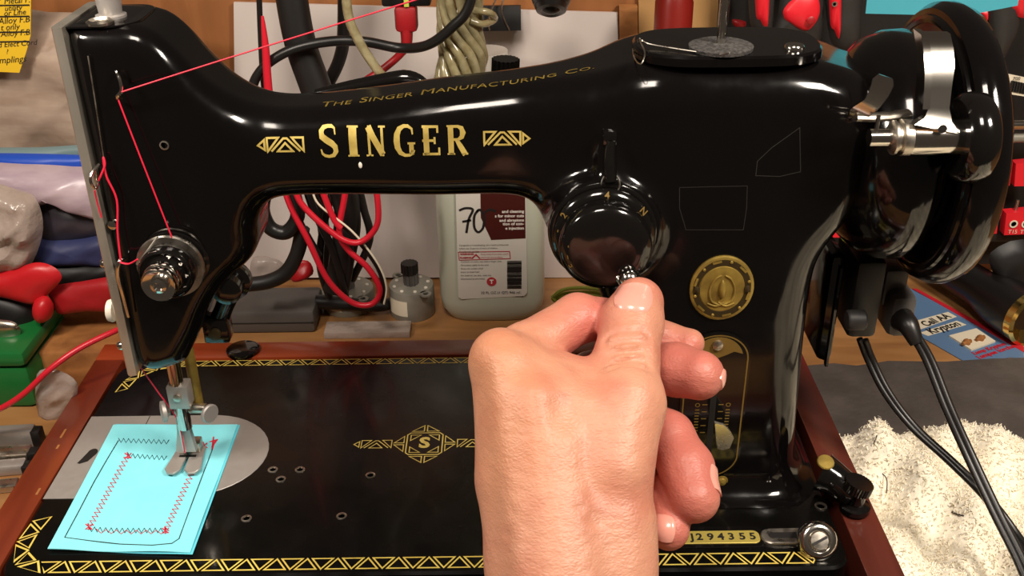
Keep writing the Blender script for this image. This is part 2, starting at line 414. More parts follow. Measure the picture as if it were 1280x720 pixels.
# ------------------------------------------------------------------ wooden base around the machine
base = emp('machine_base', (19.7, 9, BZ), 'reddish mahogany wooden frame surrounding the sewing machine bed', 'wooden base')
obj('left_rail', MB().box((-1.75, -2.0, BZ), (-.02, 18.3, -.05), .08), 'rail', base)
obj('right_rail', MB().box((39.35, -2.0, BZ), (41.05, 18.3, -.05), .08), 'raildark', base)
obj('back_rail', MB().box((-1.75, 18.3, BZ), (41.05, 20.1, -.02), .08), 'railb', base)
obj('front_rail', MB().box((-1.75, -3.8, BZ), (41.05, -2.0, -.05), .08), 'rail', base)
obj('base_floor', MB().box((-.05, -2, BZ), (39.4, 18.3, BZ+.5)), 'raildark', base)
for k, (cx, cy, L) in enumerate([(-.9, 10.8, .8), (-.75, 9.6, .35), (-.35, 5.9, .5)]):
    obj('chip', MB().box((cx-.06, cy-L/2, -.06), (cx+.06, cy+L/2, -.035)), 'cardcream' if k > 5 else 'block', base)
obj('bed_latch', MB().lathe([(1.0, 0), (1.0, .18), (.8, .3)], (7.1, 19.0, -.0), (0, 0, 1), 20), 'blackgloss', base, label='black round latch on the back rail')

# ------------------------------------------------------------------ sewing machine
sm = emp('sewing_machine', (19.5, 9, -1.4), 'glossy black vintage sewing machine with gold lettering set in the wooden frame', 'sewing machine')
P = lambda name, mb, m, lab=None, par=None, **k: obj(name, mb, m, par or sm, lab, **k)
# bed
def rrect(x0, y0, x1, y1, r, n=8):
    r = r if hasattr(r, '__len__') else [r]*4; o = []
    for (cx, cy, a, rr) in ((x1-r[0], y0+r[0], -90, r[0]), (x1-r[1], y1-r[1], 0, r[1]), (x0+r[2], y1-r[2], 90, r[2]), (x0+r[3], y0+r[3], 180, r[3])):
        for k in range(n+1): t = math.radians(a+90*k/n); o.append((cx+rr*math.cos(t), cy+rr*math.sin(t)))
    return o
EX, EY, EZ = V(1, 0, 0), V(0, 1, 0), V(0, 0, 1)
P('bed', MB().prism(rrect(.12, -.25, 38.85, 18.05, [1.0, 1.6, 1.6, 1.0]), (0, 0, -1.3), EX, EY, (0, 0, 1.3), bev=.12), 'bedenamel')
# arm, pillar and head as one casting
outl = [(5.95, 7.25), (5.9, 12), (5.9, 18), (5.9, 22.9), (6.3, 23.3), (8.2, 23.3), (9.2, 23.0), (10.0, 22.2), (10.7, 21.2), (11.5, 20.3), (12.5, 19.6), (13.6, 19.3), (15.3, 19.32),
        (18, 19.6), (21, 19.98), (24, 20.3), (27, 20.8), (28.6, 21.3), (30, 21.5), (33, 21.5), (35.5, 21.45), (37.2, 21.1), (38.6, 20.6), (40.2, 19.8), (40.3, 17.5), (39.9, 15.6), (38.8, 14.3), (37.7, 12.9), (37.3, 11), (37.4, 6), (37.6, 2), (37.8, -1),
        (35, -1.2), (32, -1.2), (29, -1), (28.9, 2), (28.7, 6), (28.0, 9.5), (26.9, 12.2), (25.6, 13.9), (24.5, 14.85), (23.3, 15.15), (20, 15.15), (16, 15.25), (13.6, 15.2), (12.7, 14.9), (12.25, 14.1), (12.15, 13.2), (11.7, 12.3), (10.6, 11.5), (9.7, 10.3), (9.0, 8.9), (8.4, 7.8), (7.9, 7.2)]
h2 = .1; gx = np.arange(4, 42, h2); gz = np.arange(-3, 25, h2); X2, Z2 = np.meshgrid(gx, gz, indexing='ij')
S2 = blur2(poly_sdf([tuple(p) for p in catmull(outl, 5)], X2, Z2), 1.6)
h = .16; o3 = V(5, 1.5, -.3); n3 = (int(37/h), int(14/h), int(24.5/h))
ax_ = [o3[i]+h*np.arange(n3[i]) for i in range(3)]; G = np.meshgrid(*ax_, indexing='ij')
fx = (ax_[0]-gx[0])/h2; fz = (ax_[2]-gz[0])/h2; ix, iz = np.clip(fx.astype(int), 0, len(gx)-2), np.clip(fz.astype(int), 0, len(gz)-2); tx, tz = (fx-ix)[:, None], (fz-iz)[None]
A2 = (S2[np.ix_(ix, iz)]*(1-tx)+S2[np.ix_(ix+1, iz)]*tx)*(1-tz)+(S2[np.ix_(ix, iz+1)]*(1-tx)+S2[np.ix_(ix+1, iz+1)]*tx)*tz
sf = lambda x, a, b: (lambda t: t*t*(3-2*t))(np.clip((x-a)/(b-a), 0, 1))
xx = G[0]; zz = G[2]
slope = sf(xx, 9.6, 13.5+0*zz)      # head to arm
yf = 5.65 + .75*slope - 1.35*sf(xx, 23.5, 30); yb = 10.2 + .6*slope + 1.6*sf(xx, 25, 31)
yf = yf + .9*sf(xx, 37.2, 40); 
rr = .95 + .5*slope + .3*sf(xx, 25, 31)
a = np.repeat(A2[:, None, :], n3[1], 1); b_ = np.maximum(yf-G[1], G[1]-yb)
Fb = np.minimum(np.maximum(a+rr, b_+rr), 0)+np.sqrt(np.maximum(a+rr, 0)**2+np.maximum(b_+rr, 0)**2)-rr
qx = np.maximum(np.abs(G[0]-33.2)-4.6, 0); qy = np.maximum(np.abs(G[1]-8.6)-4.6, 0); slab = np.maximum(np.sqrt(qx**2+qy**2)-1.0, G[2]-.0)
Fb = smin(Fb, slab, 1.6)
# boss behind the width dial
boss = np.maximum(np.sqrt((G[0]-27.55)**2+(G[2]-14.5)**2)-2.35, 4.75-G[1]); boss = np.maximum(boss, G[1]-9)
Fb = smin(Fb, boss, .9)
rib = rcone(G, (27.85, 5.2, 15.5), (27.75, 5.7, 18.6), .75, .42); Fb = smin(Fb, rib, .45)
bv, bq = nets(Fb.astype(np.float64), o3, h); bv = lap(bv, bq, 5)
keep = (bv[bq][:, :, 2] > .03).any(1); bq = bq[keep]
body = P('body_casting', MB().add(bv, bq.tolist()), 'enamel')
BT = BVHTree.FromPolygons([Vector(p) for p in bv], bq.tolist())
def drape(p, d, off=.03, back=6):
    p = V(*p); d = nrm(d); hit = BT.ray_cast(Vector(p-d*back), Vector(d))
    if hit[0] is None: return p
    return V(*hit[0])-d*off
def front(x, z, off=.03): return drape((x, 2, z), (0, 1, 0), off)
# gold name on the arm
def flip(P_): return P_
Wt, Wn = .215, .095
def L_S(F):
    F.st([(.60, .74), (.575, .93), (.47, .985), (.33, .985), (.17, .95), (.08, .84), (.10, .68), (.28, .56), (.46, .46), (.575, .35), (.60, .20), (.50, .06), (.33, .02), (.17, .05), (.075, .12), (.04, .27)],
         [.05, .06, .10, .10, .13, .17, .20, .22, .22, .20, .17, .13, .10, .10, .08, .05])
def L_I(F, x=0, w=.2):
    F.st([(x+.17, 0), (x+.17, 1)], w, sub=2); F.st([(x+.03, .97), (x+.31, .97)], .06); F.st([(x+.03, .03), (x+.31, .03)], .06)
def L_N(F):
    F.st([(.12, 0), (.12, 1)], Wn, sub=2); F.st([(.62, 0), (.62, 1)], Wn, sub=2); F.st([(.10, .97), (.62, .05)], .23, sub=3)
    for x, y in ((.12, .03), (.62, .97)): F.st([(x-.13, y), (x+.13, y)], .06)
def L_G(F):
    F.st([(.66, .72), (.64, .9), (.5, .985), (.36, .985), (.2, .90), (.11, .72), (.09, .5), (.11, .28), (.2, .1), (.36, .015), (.5, .015), (.62, .08), (.66, .20)],
         [.05, .07, .10, .11, .16, .20, .22, .20, .16, .11, .10, .12, .14]); F.st([(.60, .03), (.60, .42)], .16); F.st([(.47, .42), (.74, .42)], .07)
def L_E(F):
    F.st([(.16, 0), (.16, 1)], .2, sub=2)
    for y, x in ((.96, .56), (.5, .46), (.04, .6)): F.st([(.02, y), (x, y)], .085)
    F.st([(.57, 1.0), (.57, .76)], .07); F.st([(.61, 0), (.61, .26)], .07); F.st([(.46, .62), (.46, .38)], .07)
def L_R(F):
    F.st([(.16, 0), (.16, 1)], .2, sub=2); F.st([(.02, .97), (.3, .97)], .06); F.st([(.02, .03), (.3, .03)], .06)
    F.st([(.16, .96), (.42, .96), (.56, .90), (.61, .75), (.56, .60), (.42, .52), (.2, .52)], [.085, .09, .15, .20, .15, .09, .085])
    F.st([(.36, .52), (.50, .3), (.68, .0)], [.12, .19, .2]); F.st([(.56, .03), (.78, .03)], .06)
mbn = MB(); MAXL[0] = .12
H = 1.32
for fn, px, w in ((L_S, 399, 23), (L_I, 434, 14), (L_N, 457, 25), (L_G, 492, 27), (L_E, 528, 22), (L_R, 559, 26)):
    F = Flat(); fn(F); q = W(px, 201-(px-399)*.018, y=5.95); xs = [p[0] for p in F.v]; x1 = W(px+w, 200, y=5.95)[0]; sc = (x1-q[0])/(max(xs)-min(xs)); mn = min(xs)
    F.to(mbn, lambda a, b, q=q, sc=sc, mn=mn: front(q[0]+(a-mn)*sc, q[2]+b*H))
P('name_lettering', mbn, 'gold')
def tri_out(F, c, pts, w=.07): F.st([(c[0]+a, c[1]+b) for a, b in pts], w, closed=True)
def fret(mb, x0, x1, z, hh, fn, tip, w=.085):
    F = Flat(); L = x1-x0; 
    # pointer triangle, corner triangles and the centre chevron
    s = 1 if tip > 0 else -1; X = (lambda t: x0+L*t) if s > 0 else (lambda t: x1-L*t)
    F.st([(X(.86), z+hh*.75), (X(1.0), z), (X(.86), z-hh*.75)], w, closed=True)
    F.st([(X(0), z-hh), (X(0), z+hh), (X(.25), z+hh), ], w, closed=True)
    F.st([(X(.08), z-hh), (X(.36), z+hh*.9), (X(.44), z+hh*.9), (X(.72), z-hh)], w)
    F.st([(X(.24), z-hh), (X(.40), z+hh*.25), (X(.58), z-hh)], w, closed=True)
    F.st([(X(.80), z-hh), (X(.80), z+hh), (X(.55), z+hh)], w, closed=True)
    return F.to(mb, fn)
mbf = MB(); q0, q1 = W(320, 186, y=5.95), W(377, 186, y=5.95); fret(mbf, q0[0], q1[0], q0[2], .29, front, -1)
P('arm_ornament', mbf, 'gold'); mbf = MB()
q0, q1 = W(605, 178, y=5.9), W(662, 177, y=5.9); fret(mbf, q0[0], q1[0], q0[2], .29, front, 1)
P('arm_ornament', mbf, 'gold')
MAXL[0] = 0
q = W(449, 211, y=6.0); qf = front(q[0], q[2], .0); P('paint_speck', MB().sphere(qf, .09, sc=(.9, .4, 1.6)), 'white')
# maker's line on the top of the arm
mbt = MB(); qa, qb = W(411, 123, z=19.0), W(737, 83, z=20.1)
vl, f, xo = [], [], 0.
for wd in ('THE', 'SINGER', 'MANUFACTURING', 'CO.'):
    for part, sz in ((wd[0], .66), (wd[1:], .50)):
        v1, f1 = text_mesh(part, sz, 0, 0, subdiv=1, cellspace=1.08); o1 = len(vl); mn = v1[:, 0].min()
        lo1 = v1[:, 1].min() if part != 'O.' else v1[:, 1].min()
        vl += [(p[0]-mn+xo, p[1]-lo1-.2) for p in v1]; f += [tuple(i+o1 for i in q_) for q_ in f1]; xo += v1[:, 0].max()-mn+.07
    xo += .22
v = np.array(vl)
# capitals at the word starts stand taller
Lx = v[:, 0].max(); pts = []
for a_, b2 in v:
    t = a_/Lx; x = qa[0]+(qb[0]-qa[0])*t; y = 7.75-.1*t
    pts.append(drape((x+.12*b2, y+b2*1.15, 24), (0, 0, -1), .02))
P('maker_lettering', MB().add(pts, f, 0, True), 'brass')
# border bands on the bed
def band(mb, path, hh, period, w, z=.012, ends=True):
    path = [V(*p) for p in catmull(path, 14, False)]; cum = [0]
    for i in range(1, len(path)): cum.append(cum[-1]+np.linalg.norm(path[i]-path[i-1]))
    L = cum[-1]; st = period/2; gg = st*.68; n = max(int(round((L-2*gg)/st)), 1); st = (L-2*gg)/n; n += 1
    def mp(s, t):
        s = min(max(s, 0), L-1e-6); i = int(np.searchsorted(cum, s, side='right'))-1; i = min(i, len(path)-2)
        d = path[i+1]-path[i]; q = path[i]+d*((s-cum[i])/(np.linalg.norm(d)+1e-9)); T = nrm(d); return V(q[0]-T[1]*t, q[1]+T[0]*t, z)
    F = Flat()
    for k in range(n):
        c = gg+k*st; s = 1 if k % 2 else -1; g = gg
        F.st([(c-g, -s*hh), (c, s*hh), (c+g, -s*hh)], w, closed=True, sub=1)
    F.to(mb, mp)
for pth, hh_, per, w_ in (
    ([(.75, 4.0), (.52, 2.6), (.62, 1.3), (1.5, .5), (2.9, .42), (10, .42), (19, .42), (28, .42), (37.6, .42)], .34, 1.40, .075),
    ([(.95, 14.6), (1.25, 16.2), (2.3, 17.2), (3.8, 17.6), (12, 17.62), (20, 17.62), (30, 17.62), (36, 17.62)], .27, 1.3, .07)):
    mbb = MB(); band(mbb, pth, hh_, per, w_); P('bed_border', mbb, 'goldbright')

# diamond emblem on the bed
F = Flat(); cx, cy = 18.85, 9.4; w = .06
def T(pts, w=w):
    for sx in (1, -1):
        for sy in (1, -1): F.st([(cx+sx*a_, cy+sy*b2) for a_, b2 in pts], w, closed=True)
F.st([(cx+a_, cy+b2) for a_, b2 in ((-.95, -.78), (-.78, -.95), (.78, -.95), (.95, -.78), (.95, .78), (.78, .95), (-.78, .95), (-.95, .78))], .07, closed=True)
T([(.76, .76), (.22, .76), (.76, .28)]); T([(.08, 1.1), (.08, 1.62), (.72, 1.1)]); T([(1.1, .08), (1.1, .66), (1.62, .08)])
for s in (1, -1):
    pass
mbe = MB(); F.to(mbe, lambda a_, b2: V(a_, b2, .012)); fret(mbe, cx-3.75, cx-1.75, cy, .33, lambda a_, b2: V(a_, b2, .012), -1, .06); fret(mbe, cx+1.75, cx+3.75, cy, .33, lambda a_, b2: V(a_, b2, .012), 1, .06)
put_text(mbe, 'S', (cx, cy+.04, .014), EX, EY, 1.25, bold=.05, align='CENTER')
P('bed_emblem', mbe, 'gold')
# slide plate
pl = [(.15, 5.25), (6.9, 5.25)]+[(6.9+3.75*math.sin(t), 8.75-3.5*math.cos(t)) for t in np.linspace(.1, PI-.1, 20)]+[(6.9, 12.25), (.15, 12.25)]
P('slide_plate', MB().prism(pl, (0, 0, .0), EX, EY, (0, 0, .035), bev=.015), 'satin')
sl = [(1.35+.26*math.cos(t), 8.95+.34*math.sin(t)) for t in np.linspace(-.3, PI, 9)]+[(.95, 8.4), (.85, 8.05), (1.0, 8.0), (1.35, 8.2)]
P('finger_slot', MB().prism(sl, (0, 0, .036), EX, EY, (0, 0, .006)), 'ink', 'black teardrop finger slot')
P('needle_plate_line', MB().box((3.4, 5.3, .036), (3.44, 12.2, .042)), 'ink')
for px, py in ((341, 587), (375, 587), (351, 599), (463, 594), (308, 648), (427, 645)):
    q = W(px, py, z=.02); P('bed_screw', MB().lathe([(.26, 0), (.26, .03), (.17, .05), (.15, .0)], (q[0], q[1], 0), EZ, 16), 'steel')
# top plate on the pillar
tp = []
for t in np.linspace(0, 2*PI, 40, endpoint=False):
    c, s = math.cos(t), math.sin(t); tp.append((32.75+3.9*np.sign(c)*abs(c)**.55, 7.75+2.35*np.sign(s)*abs(s)**.75))
P('top_plate', MB().prism(tp, (0, 0, 21.45), EX, EY, (0, 0, .42), bev=.1), 'enamel')
q = W(993, 60, z=21.9); P('plate_screw', MB().lathe([(.42, 0), (.42, .12), (.36, .2), (.0, .2)], (q[0], q[1], 21.85), EZ, 20), 'chrome')
q = W(901, 60, z=21.9)
P('felt_disc', MB().lathe([(1.3, 0), (1.32, .14), (1.15, .2), (.0, .26)], (q[0], q[1], 21.88), EZ, 28), 'felt')
P('spool_pin', MB().lathe([(.2, 0), (.2, 9)], (q[0], q[1], 22.1), EZ, 14), 'chrome')
# head top
P('head_cap', MB().prism(rrect(5.75, 5.95, 8.7, 9.7, [1.3, .9, .6, .4]), (0, 0, 23.22), EX, EY, (0, 0, .07), bev=.03), 'enamel')
q = W(139, 20, z=23.35); P('presser_bar_top', MB().lathe([(.62, 0), (.62, .12), (.46, .16), (.5, .6), (.66, 4)], (q[0], q[1], 23.3), EZ, 24), 'satin')
q = W(125, 28, z=23.35); P('oil_cap', MB().lathe([(.55, 0), (.55, .1), (.42, .18), (.36, .08), (.1, .1), (0, .12)], (q[0], q[1], 23.3), EZ, 22), 'steel')
# face plate
fp = [(5.52, 5.72), (5.62, 5.58), (5.8, 5.55), (5.98, 5.62), (5.98, 10.0), (5.6, 10.0), (5.52, 9.7)]
P('face_plate', MB().prism(fp, (0, 0, 7.0), EX, EY, (0, 0, 16.35)), 'faceplate')
P('groove_highlight', MB().tube([W(110, 70, y=5.55), W(118, 120, y=5.55), W(130, 200, y=5.55)], .03, 6, 4), 'steel')  # thin steel line modelled in place of the highlight along the face groove
P('thread_screw', MB().lathe([(.5, 0), (.55, .1), (.5, .28), (.3, .3)], W(141, 388, y=6.6)+V(.1, 0, 0), (-1, 0, 0), 20), 'white', 'ivory plastic thumb screw')
q = W(158, 431, y=6.3); P('face_screw', MB().lathe([(.22, 0), (.22, .25), (.16, .4)], q, (-1, -.2, 0), 14), 'chrome')
q = W(134, 329, y=6.3); P('face_screw', MB().lathe([(.2, 0), (.2, .2), (.12, .3)], q, (-1, -.2, 0), 14), 'chrome')
P('thread_loop', MB().tube([W(124, 205, y=5.4), W(116, 215, y=5.1), W(113, 226, y=4.9), W(119, 236, y=5.0), W(123, 228, y=5.3)], .06, 8), 'chrome')
P('thread_loop', MB().tube([W(124, 205, y=5.4), W(120, 216, y=5.2), W(121, 230, y=5.3)], .05, 8), 'chrome')
P('thread_hook', MB().tube([W(157, 322, y=5.5), W(149, 328, y=5.1), W(148, 345, y=5.2), W(153, 365, y=5.4), W(161, 396, y=5.5)], [.07, .11, .12, .1, .08], 10), 'chrome')
P('thread_guide', MB().tube([W(146, 90, y=5.5), W(149, 97, y=5.2), W(152, 112, y=5.1), W(147, 121, y=5.2), W(149, 126, y=5.5)], [.1, .07, .07, .09, .07], 8), 'chrome')
q = front(*W(206, 181, y=5.7)[[0, 2]], .0); P('screw_hole', MB().lathe([(.2, 0), (.2, .05), (.15, .06), (.14, .0), (0, 0)], q, (0, -1, 0), 18), 'steel')
q = front(*W(141, 281, y=5.7)[[0, 2]], .0); P('screw_hole', MB().lathe([(.22, 0), (.2, .2), (.1, .25)], q, (0, -1, 0), 14), 'chrome')
# tension unit
tc = V(8.7, 5.75, 12.95); AY = (0, -1, 0)
td = obj('tension_dial', MB().lathe([(1.55, -.2), (1.55, .05), (1.42, .12), (1.42, .3), (1.15, .34), (1.15, .5), (1.4, .55), (1.45, .62), (1.4, .68), (1.2, .7), (1.2, 1.35), (1.08, 1.5), (1.05, 1.4), (0, 1.4)], tc, AY, 40), 'blackgloss', sm)
obj('tension_disc', MB().lathe([(1.0, .3), (1.42, .38), (1.45, .45), (1.0, .5)], tc, AY, 40).lathe([(1.0, .5), (1.5, .6), (1.46, .72), (1.0, .72)], tc, AY, 40), 'steel', td)
obj('dial_face', MB().lathe([(1.07, 1.0), (1.07, 1.2), (.78, 1.65), (0, 1.65)], tc, AY, 40), 'blackgloss', td)
obj('tension_knob', MB().lathe([(.72, 1.4), (.72, 1.7), (.82, 1.8), (.82, 2.0), (.76, 2.08), (.78, 2.12), (.78, 2.35), (.7, 2.47), (.55, 2.40), (.3, 2.34), (0, 2.34)], tc, AY, 36), 'chrome', td)
obj('tension_stud', MB().lathe([(.36, 2.3), (.34, 2.5), (.2, 2.58), (.12, 2.45), (0, 2.45)], tc+V(0, 0, .02), AY, 20), 'chrome', td)
mk_ = MB()
for i, ch in enumerate('4321'):
    A = math.radians(72-i*36); c = tc+V(.93*math.cos(A), -1.44, .93*math.sin(A)); nn = nrm(V(math.cos(A)*.85, -.5, math.sin(A)*.85)); u = nrm(np.cross(nn, V(math.cos(A), 0, math.sin(A)))); u = V(math.sin(A), 0, -math.cos(A)); w_ = np.cross(nn, u); w_ = w_ if w_ @ V(math.cos(A), 0, math.sin(A)) > 0 else -w_
    put_text(mk_, ch, c+nn*.03, u, w_, .34, bold=.01, align='CENTER')
obj('dial_numbers', mk_, 'whiteink', td)
P('check_spring', MB().tube([W(197, 296, y=4.9), W(187, 310, y=4.7), W(178, 322, y=4.6), W(171, 330, y=4.7)], .05, 8), 'steel')
# lifter behind the head
ql = W(291, 347, y=8.9)
lf = obj('presser_lifter', MB().lathe([(.95, 0), (.95, .5), (.7, .6), (.7, 1.4), (.5, 1.5), (0, 1.5)], ql, AY, 26), 'blackgloss', sm)
obj('lifter_arm', MB().tube([W(290, 360, y=8.4), W(280, 385, y=8.6), W(272, 405, y=8.8)], [.5, .45, .5], 12), 'blackgloss', lf)
q = W(272, 408, y=8.6); obj('lifter_clamp', MB().box(q-V(.62, .5, .7), q+V(.62, .5, .6), .12), 'blackgloss', lf)
obj('clamp_screw', MB().lathe([(.3, 0), (.3, .2), (.15, .25)], q-V(0, .5, .1), AY, 14), 'brassdark', lf)
obj('lifter_ring', MB().tube([ql+V(.9*math.cos(t), -.2, .9*math.sin(t)) for t in np.linspace(.2, 2.6, 8)], .09, 8), 'worn', lf)
# needle area
nx, ny = 6.5, 7.9
qz = W(212, 440, y=8.0); qn = W(226, 440, y=8.6)
P('presser_bar', MB().lathe([(.34, 0), (.34, 7.6)], (7.05, 7.55, 2.6), EZ, 18), 'chrome')
P('needle_bar', MB().lathe([(.27, 0), (.27, 6.2)], (7.62, 8.35, 3.2), EZ, 18), 'brass')
q = V(7.1, 7.6, 4.55); pc = obj('needle_clamp', MB().box(q-V(.52, .42, .6), q+V(.5, .45, .7), .05), 'satin', sm)
obj('clamp_screw', MB().lathe([(.2, 0), (.2, .12), (.08, .14)], q-V(.02, .42, -.12), AY, 14), 'steel', pc)
q2 = W(228, 511, y=7.9)
obj('clamp_collar', MB().lathe([(.34, 0), (.42, .2), (.42, .6), (.3, .75)], q2-V(0, 0, .35), EZ, 18).lathe([(.2, 0), (.26, .2), (.26, 1.1), (.18, 1.15)], q2+V(.1, 0, .05), (1, -.05, 0), 14), 'steel', pc)
obj('thumb_screw', MB().lathe([(.12, 0), (.12, .5), (.48, .55), (.5, .68), (.44, .75), (0, .75)], W(252, 512, y=7.85), (1, -.75, .05), 22), 'satin', pc)
obj('presser_screw', MB().lathe([(.25, 0), (.3, .1), (.55, .2), (.55, .38), (.4, .42)], W(212, 513, y=7.75), (-1, -.5, .08), 20), 'satin', pc)
obj('needle', MB().tube([W(222, 530, y=7.6), W(227, 548, y=7.6), W(231, 566, y=7.6)], .05, 8), 'chrome', pc)
ft = obj('presser_foot', MB().prism([(-.48, -.1), (.56, -.1), (.46, 1.0), (.40, 2.2), (-.12, 2.2), (-.2, 1.2)], W(231, 563, y=7.75)-V(0, 0, 0), EX, EZ, (0, .35, 0)), 'satin', sm)
fz = .30
def toe(s):
    pts = [(0.06*s, 0), (.11*s, -1.25), (.36*s, -1.55), (.72*s, -1.5), (.92*s, -1.15), (.80*s, -.2), (.72*s, .7), (.1*s, .7)]
    return MB().prism(pts, (nx+.18, 8.55-.35, fz), EX, nrm(V(0, 1, .0)), (0, 0, .12), bev=.03)
obj('foot_toe', toe(1), 'satin', ft); obj('foot_toe', toe(-1), 'satin', ft)
obj('foot_block', MB().box((nx-.42, 8.3, fz+.1), (nx+.80, 8.95, fz+.75), .08), 'steel', ft)
obj('foot_slot', MB().box((nx-.25, 7.95, fz+.125), (nx+.62, 8.12, fz+.14)), 'ink', ft)
# stitch width dial
dc = V(27.55, 4.8, 14.5)
dl = obj('width_dial', MB().lathe([(2.32, -.3), (2.32, .12), (2.22, .2), (2.12, .2), (2.12, .42), (2.2, .48), (2.15, .6), (1.9, .78), (1.86, .78), (1.86, .9), (1.93, .95), (1.93, 1.5), (1.8, 1.72), (1.4, 1.85), (.7, 1.92), (0, 1.93)], dc, AY, 56), 'blackgloss', sm)
dm = MB()
for A_, ch, r_, h_ in ((88, '4', 2.0, .78), (38, 'N', 2.03, .76), (147, '2', 2.03, .76), (168, '-', 2.03, .76)):
    A = math.radians(A_); rd = V(math.cos(A), 0, math.sin(A)); nn = nrm(V(0, -1, 0)+rd*.55); u = V(math.sin(A), 0, -math.cos(A)); w_ = nrm(rd-nn*(rd@nn))
    put_text(dm, ch, dc+V(0, -h_+.06, 0)+rd*r_, u, w_, .42, bold=.008, align='CENTER')
for A_, ch in ((172, 's'), (190, '='), (205, 'E')):
    A = math.radians(A_); rd = V(math.cos(A), 0, math.sin(A)); put_text(dm, ch, dc+V(0, -1.80, 0)+rd*1.55, V(math.sin(A), 0, -math.cos(A)), rd, .36, align='CENTER')
obj('dial_marks', dm, 'golddim', dl)
ll = obj('dial_lever', MB().tube([dc+V(.5, -1.7, -1.2), dc+V(.85, -2.2, -1.55), W(787, 344, d=44.2)], [.16, .17, .2], 12), 'chrome', dl)
obj('lever_ball', MB().sphere(W(787, 349, d=44.0), .46), 'chrome', dl)
P('dial_bracket', MB().box(V(27.45, 5.0, 18.3), V(28.05, 5.5, 18.95), .1).tube([front(27.8, 18.5, .1), front(27.75, 17.6, .15), front(27.8, 16.9, .1)], [.2, .3, .25], 12), 'blackgloss')
P('bracket_ring', MB().tube([front(27.8+.38*math.cos(t), 16.75+.42*math.sin(t), .02) for t in np.linspace(0, 2*PI, 16, endpoint=False)], .04, 6, 2, closed=True), 'worn')
# badge
bc = front(*W(902, 360, y=5.0)[[0, 2]], .0)
def oval(mb, c, rx, rz, prof, seg=44, m=0):
    vs = []; fs = []
    for k_, (s, hh) in enumerate(prof):
        for i in range(seg): t = 2*PI*i/seg; vs.append(c+V(s*rx*math.cos(t), -hh, s*rz*math.sin(t)))
    for k_ in range(len(prof)-1):
        for i in range(seg): j = (i+1) % seg; fs.append((k_*seg+i, k_*seg+j, (k_+1)*seg+j, (k_+1)*seg+i))
    fs.append(tuple(range((len(prof)-1)*seg, len(prof)*seg))); return mb.add(vs, fs, m)
bdg = obj('badge', oval(MB(), bc, 1.42, 1.6, [(1, -.2), (1, .10), (.97, .13), (.90, .14), (.90, .13), (.70, .13), (.69, .16), (0.01, .20)]), 'brass', sm, 'oval brass badge on the pillar')
obj('badge_ring', oval(MB(), bc+V(0, -.03, 0), 1.42*.90, 1.6*.90, [(1, .08), (1, .115), (.80, .115), (.79, .09)]), 'brassdark', bdg)
mbd = MB()
for i in range(12):
    t = 2*PI*i/12+.26; c = bc+V(1.42*.85*math.cos(t), -.16, 1.6*.85*math.sin(t)); r_ = .075; u = V(-math.sin(t), 0, math.cos(t)); w_ = V(math.cos(t), 0, math.sin(t))
    if i % 2: mbd.prism([(-.2, -.05), (.2, -.05), (.2, .05), (-.2, .05)], c, u, w_, (0, -.02, 0))
    else: mbd.lathe([(r_, 0), (r_*.8, .02), (0, .03)], c, AY, 8)
# the figure relief: a long shuttle with a needle and crossed bands
mbd.lathe([(.001, 0), (.14, .18), (.17, .5), (.12, .85), (.001, 1.0)], bc+V(0, -.2, -.5), EZ, 10)
for s in (1, -1):
    mbd.tube([bc+V(s*.1, -.2, -.75), bc+V(s*.45, -.19, -.55), bc+V(s*.55, -.18, 0), bc+V(s*.35, -.19, .5), bc+V(s*.08, -.2, .7)], [.05, .07, .05, .06, .04], 6, 4)
    mbd.tube([bc+V(s*.6, -.17, -.7), bc+V(s*.2, -.2, -.82), bc+V(-s*.15, -.2, -.62)], .05, 6, 4)
obj('badge_relief', mbd, 'brass', bdg)
for s in (1, -1): obj('badge_pin', MB().lathe([(.16, 0), (.14, .1), (0, .14)], bc+V(s*1.12, -.13, 0), AY, 12), 'brassdark', bdg)
# stitch length plate
pcx, pz0, pz1 = W(893, 500, y=4.7)[0], W(893, 603, y=4.6)[2], W(893, 418, y=4.8)[2]
stad = lambda g: [(pcx+(1.55-g)*math.cos(t), (pz1-1.42 if math.sin(t) >= 0 else pz0+1.42)+(1.42-g)*math.sin(t)) for t in np.linspace(0, 2*PI, 48, endpoint=False)]
yp = front(pcx, (pz0+pz1)/2, 0)[1]
spl = obj('stitch_plate', MB().prism(stad(0), (0, yp-.12, 0), EX, EZ, (0, .5, 0)), 'blackgloss', sm, 'black stitch length plate with a gold line')
F = Flat(); F.st(stad(.14), .07, closed=True)
mb = MB(); F.to(mb, lambda a_, b2: V(a_, yp-.135, b2))
g = [(pcx+1.2*math.cos(t), pz1-1.42+1.2*math.sin(t)) for t in np.linspace(.25, PI-.25, 16)]+[(pcx-.75, pz1-1.0), (pcx-.35, pz1-1.2), (pcx, pz1-1.35), (pcx+.35, pz1-1.2), (pcx+.75, pz1-1.0)]
mb.prism(g, (0, yp-.13, 0), EX, EZ, (0, -.01, 0))
put_text(mb, 'o', V(pcx-.72, yp-.14, (pz0+pz1)/2+.25), EX, EZ, .5, align='CENTER'); put_text(mb, 'o', V(pcx+.72, yp-.14, (pz0+pz1)/2+.25), EX, EZ, .5, align='CENTER')
for k in range(5):
    for s in (-1, 1): mb.box((pcx+s*.38-.12, yp-.142, (pz0+pz1)/2+.2-k*.4), (pcx+s*.38+.12, yp-.135, (pz0+pz1)/2+.25-k*.4))
for k in range(8):
    for s in (-1, 1): mb.box((pcx+s*.72-.1, yp-.142, (pz0+pz1)/2-.1-k*.17), (pcx+s*.72+.1, yp-.135, (pz0+pz1)/2-.04-k*.17))
obj('plate_print', mb, 'golddim', spl)
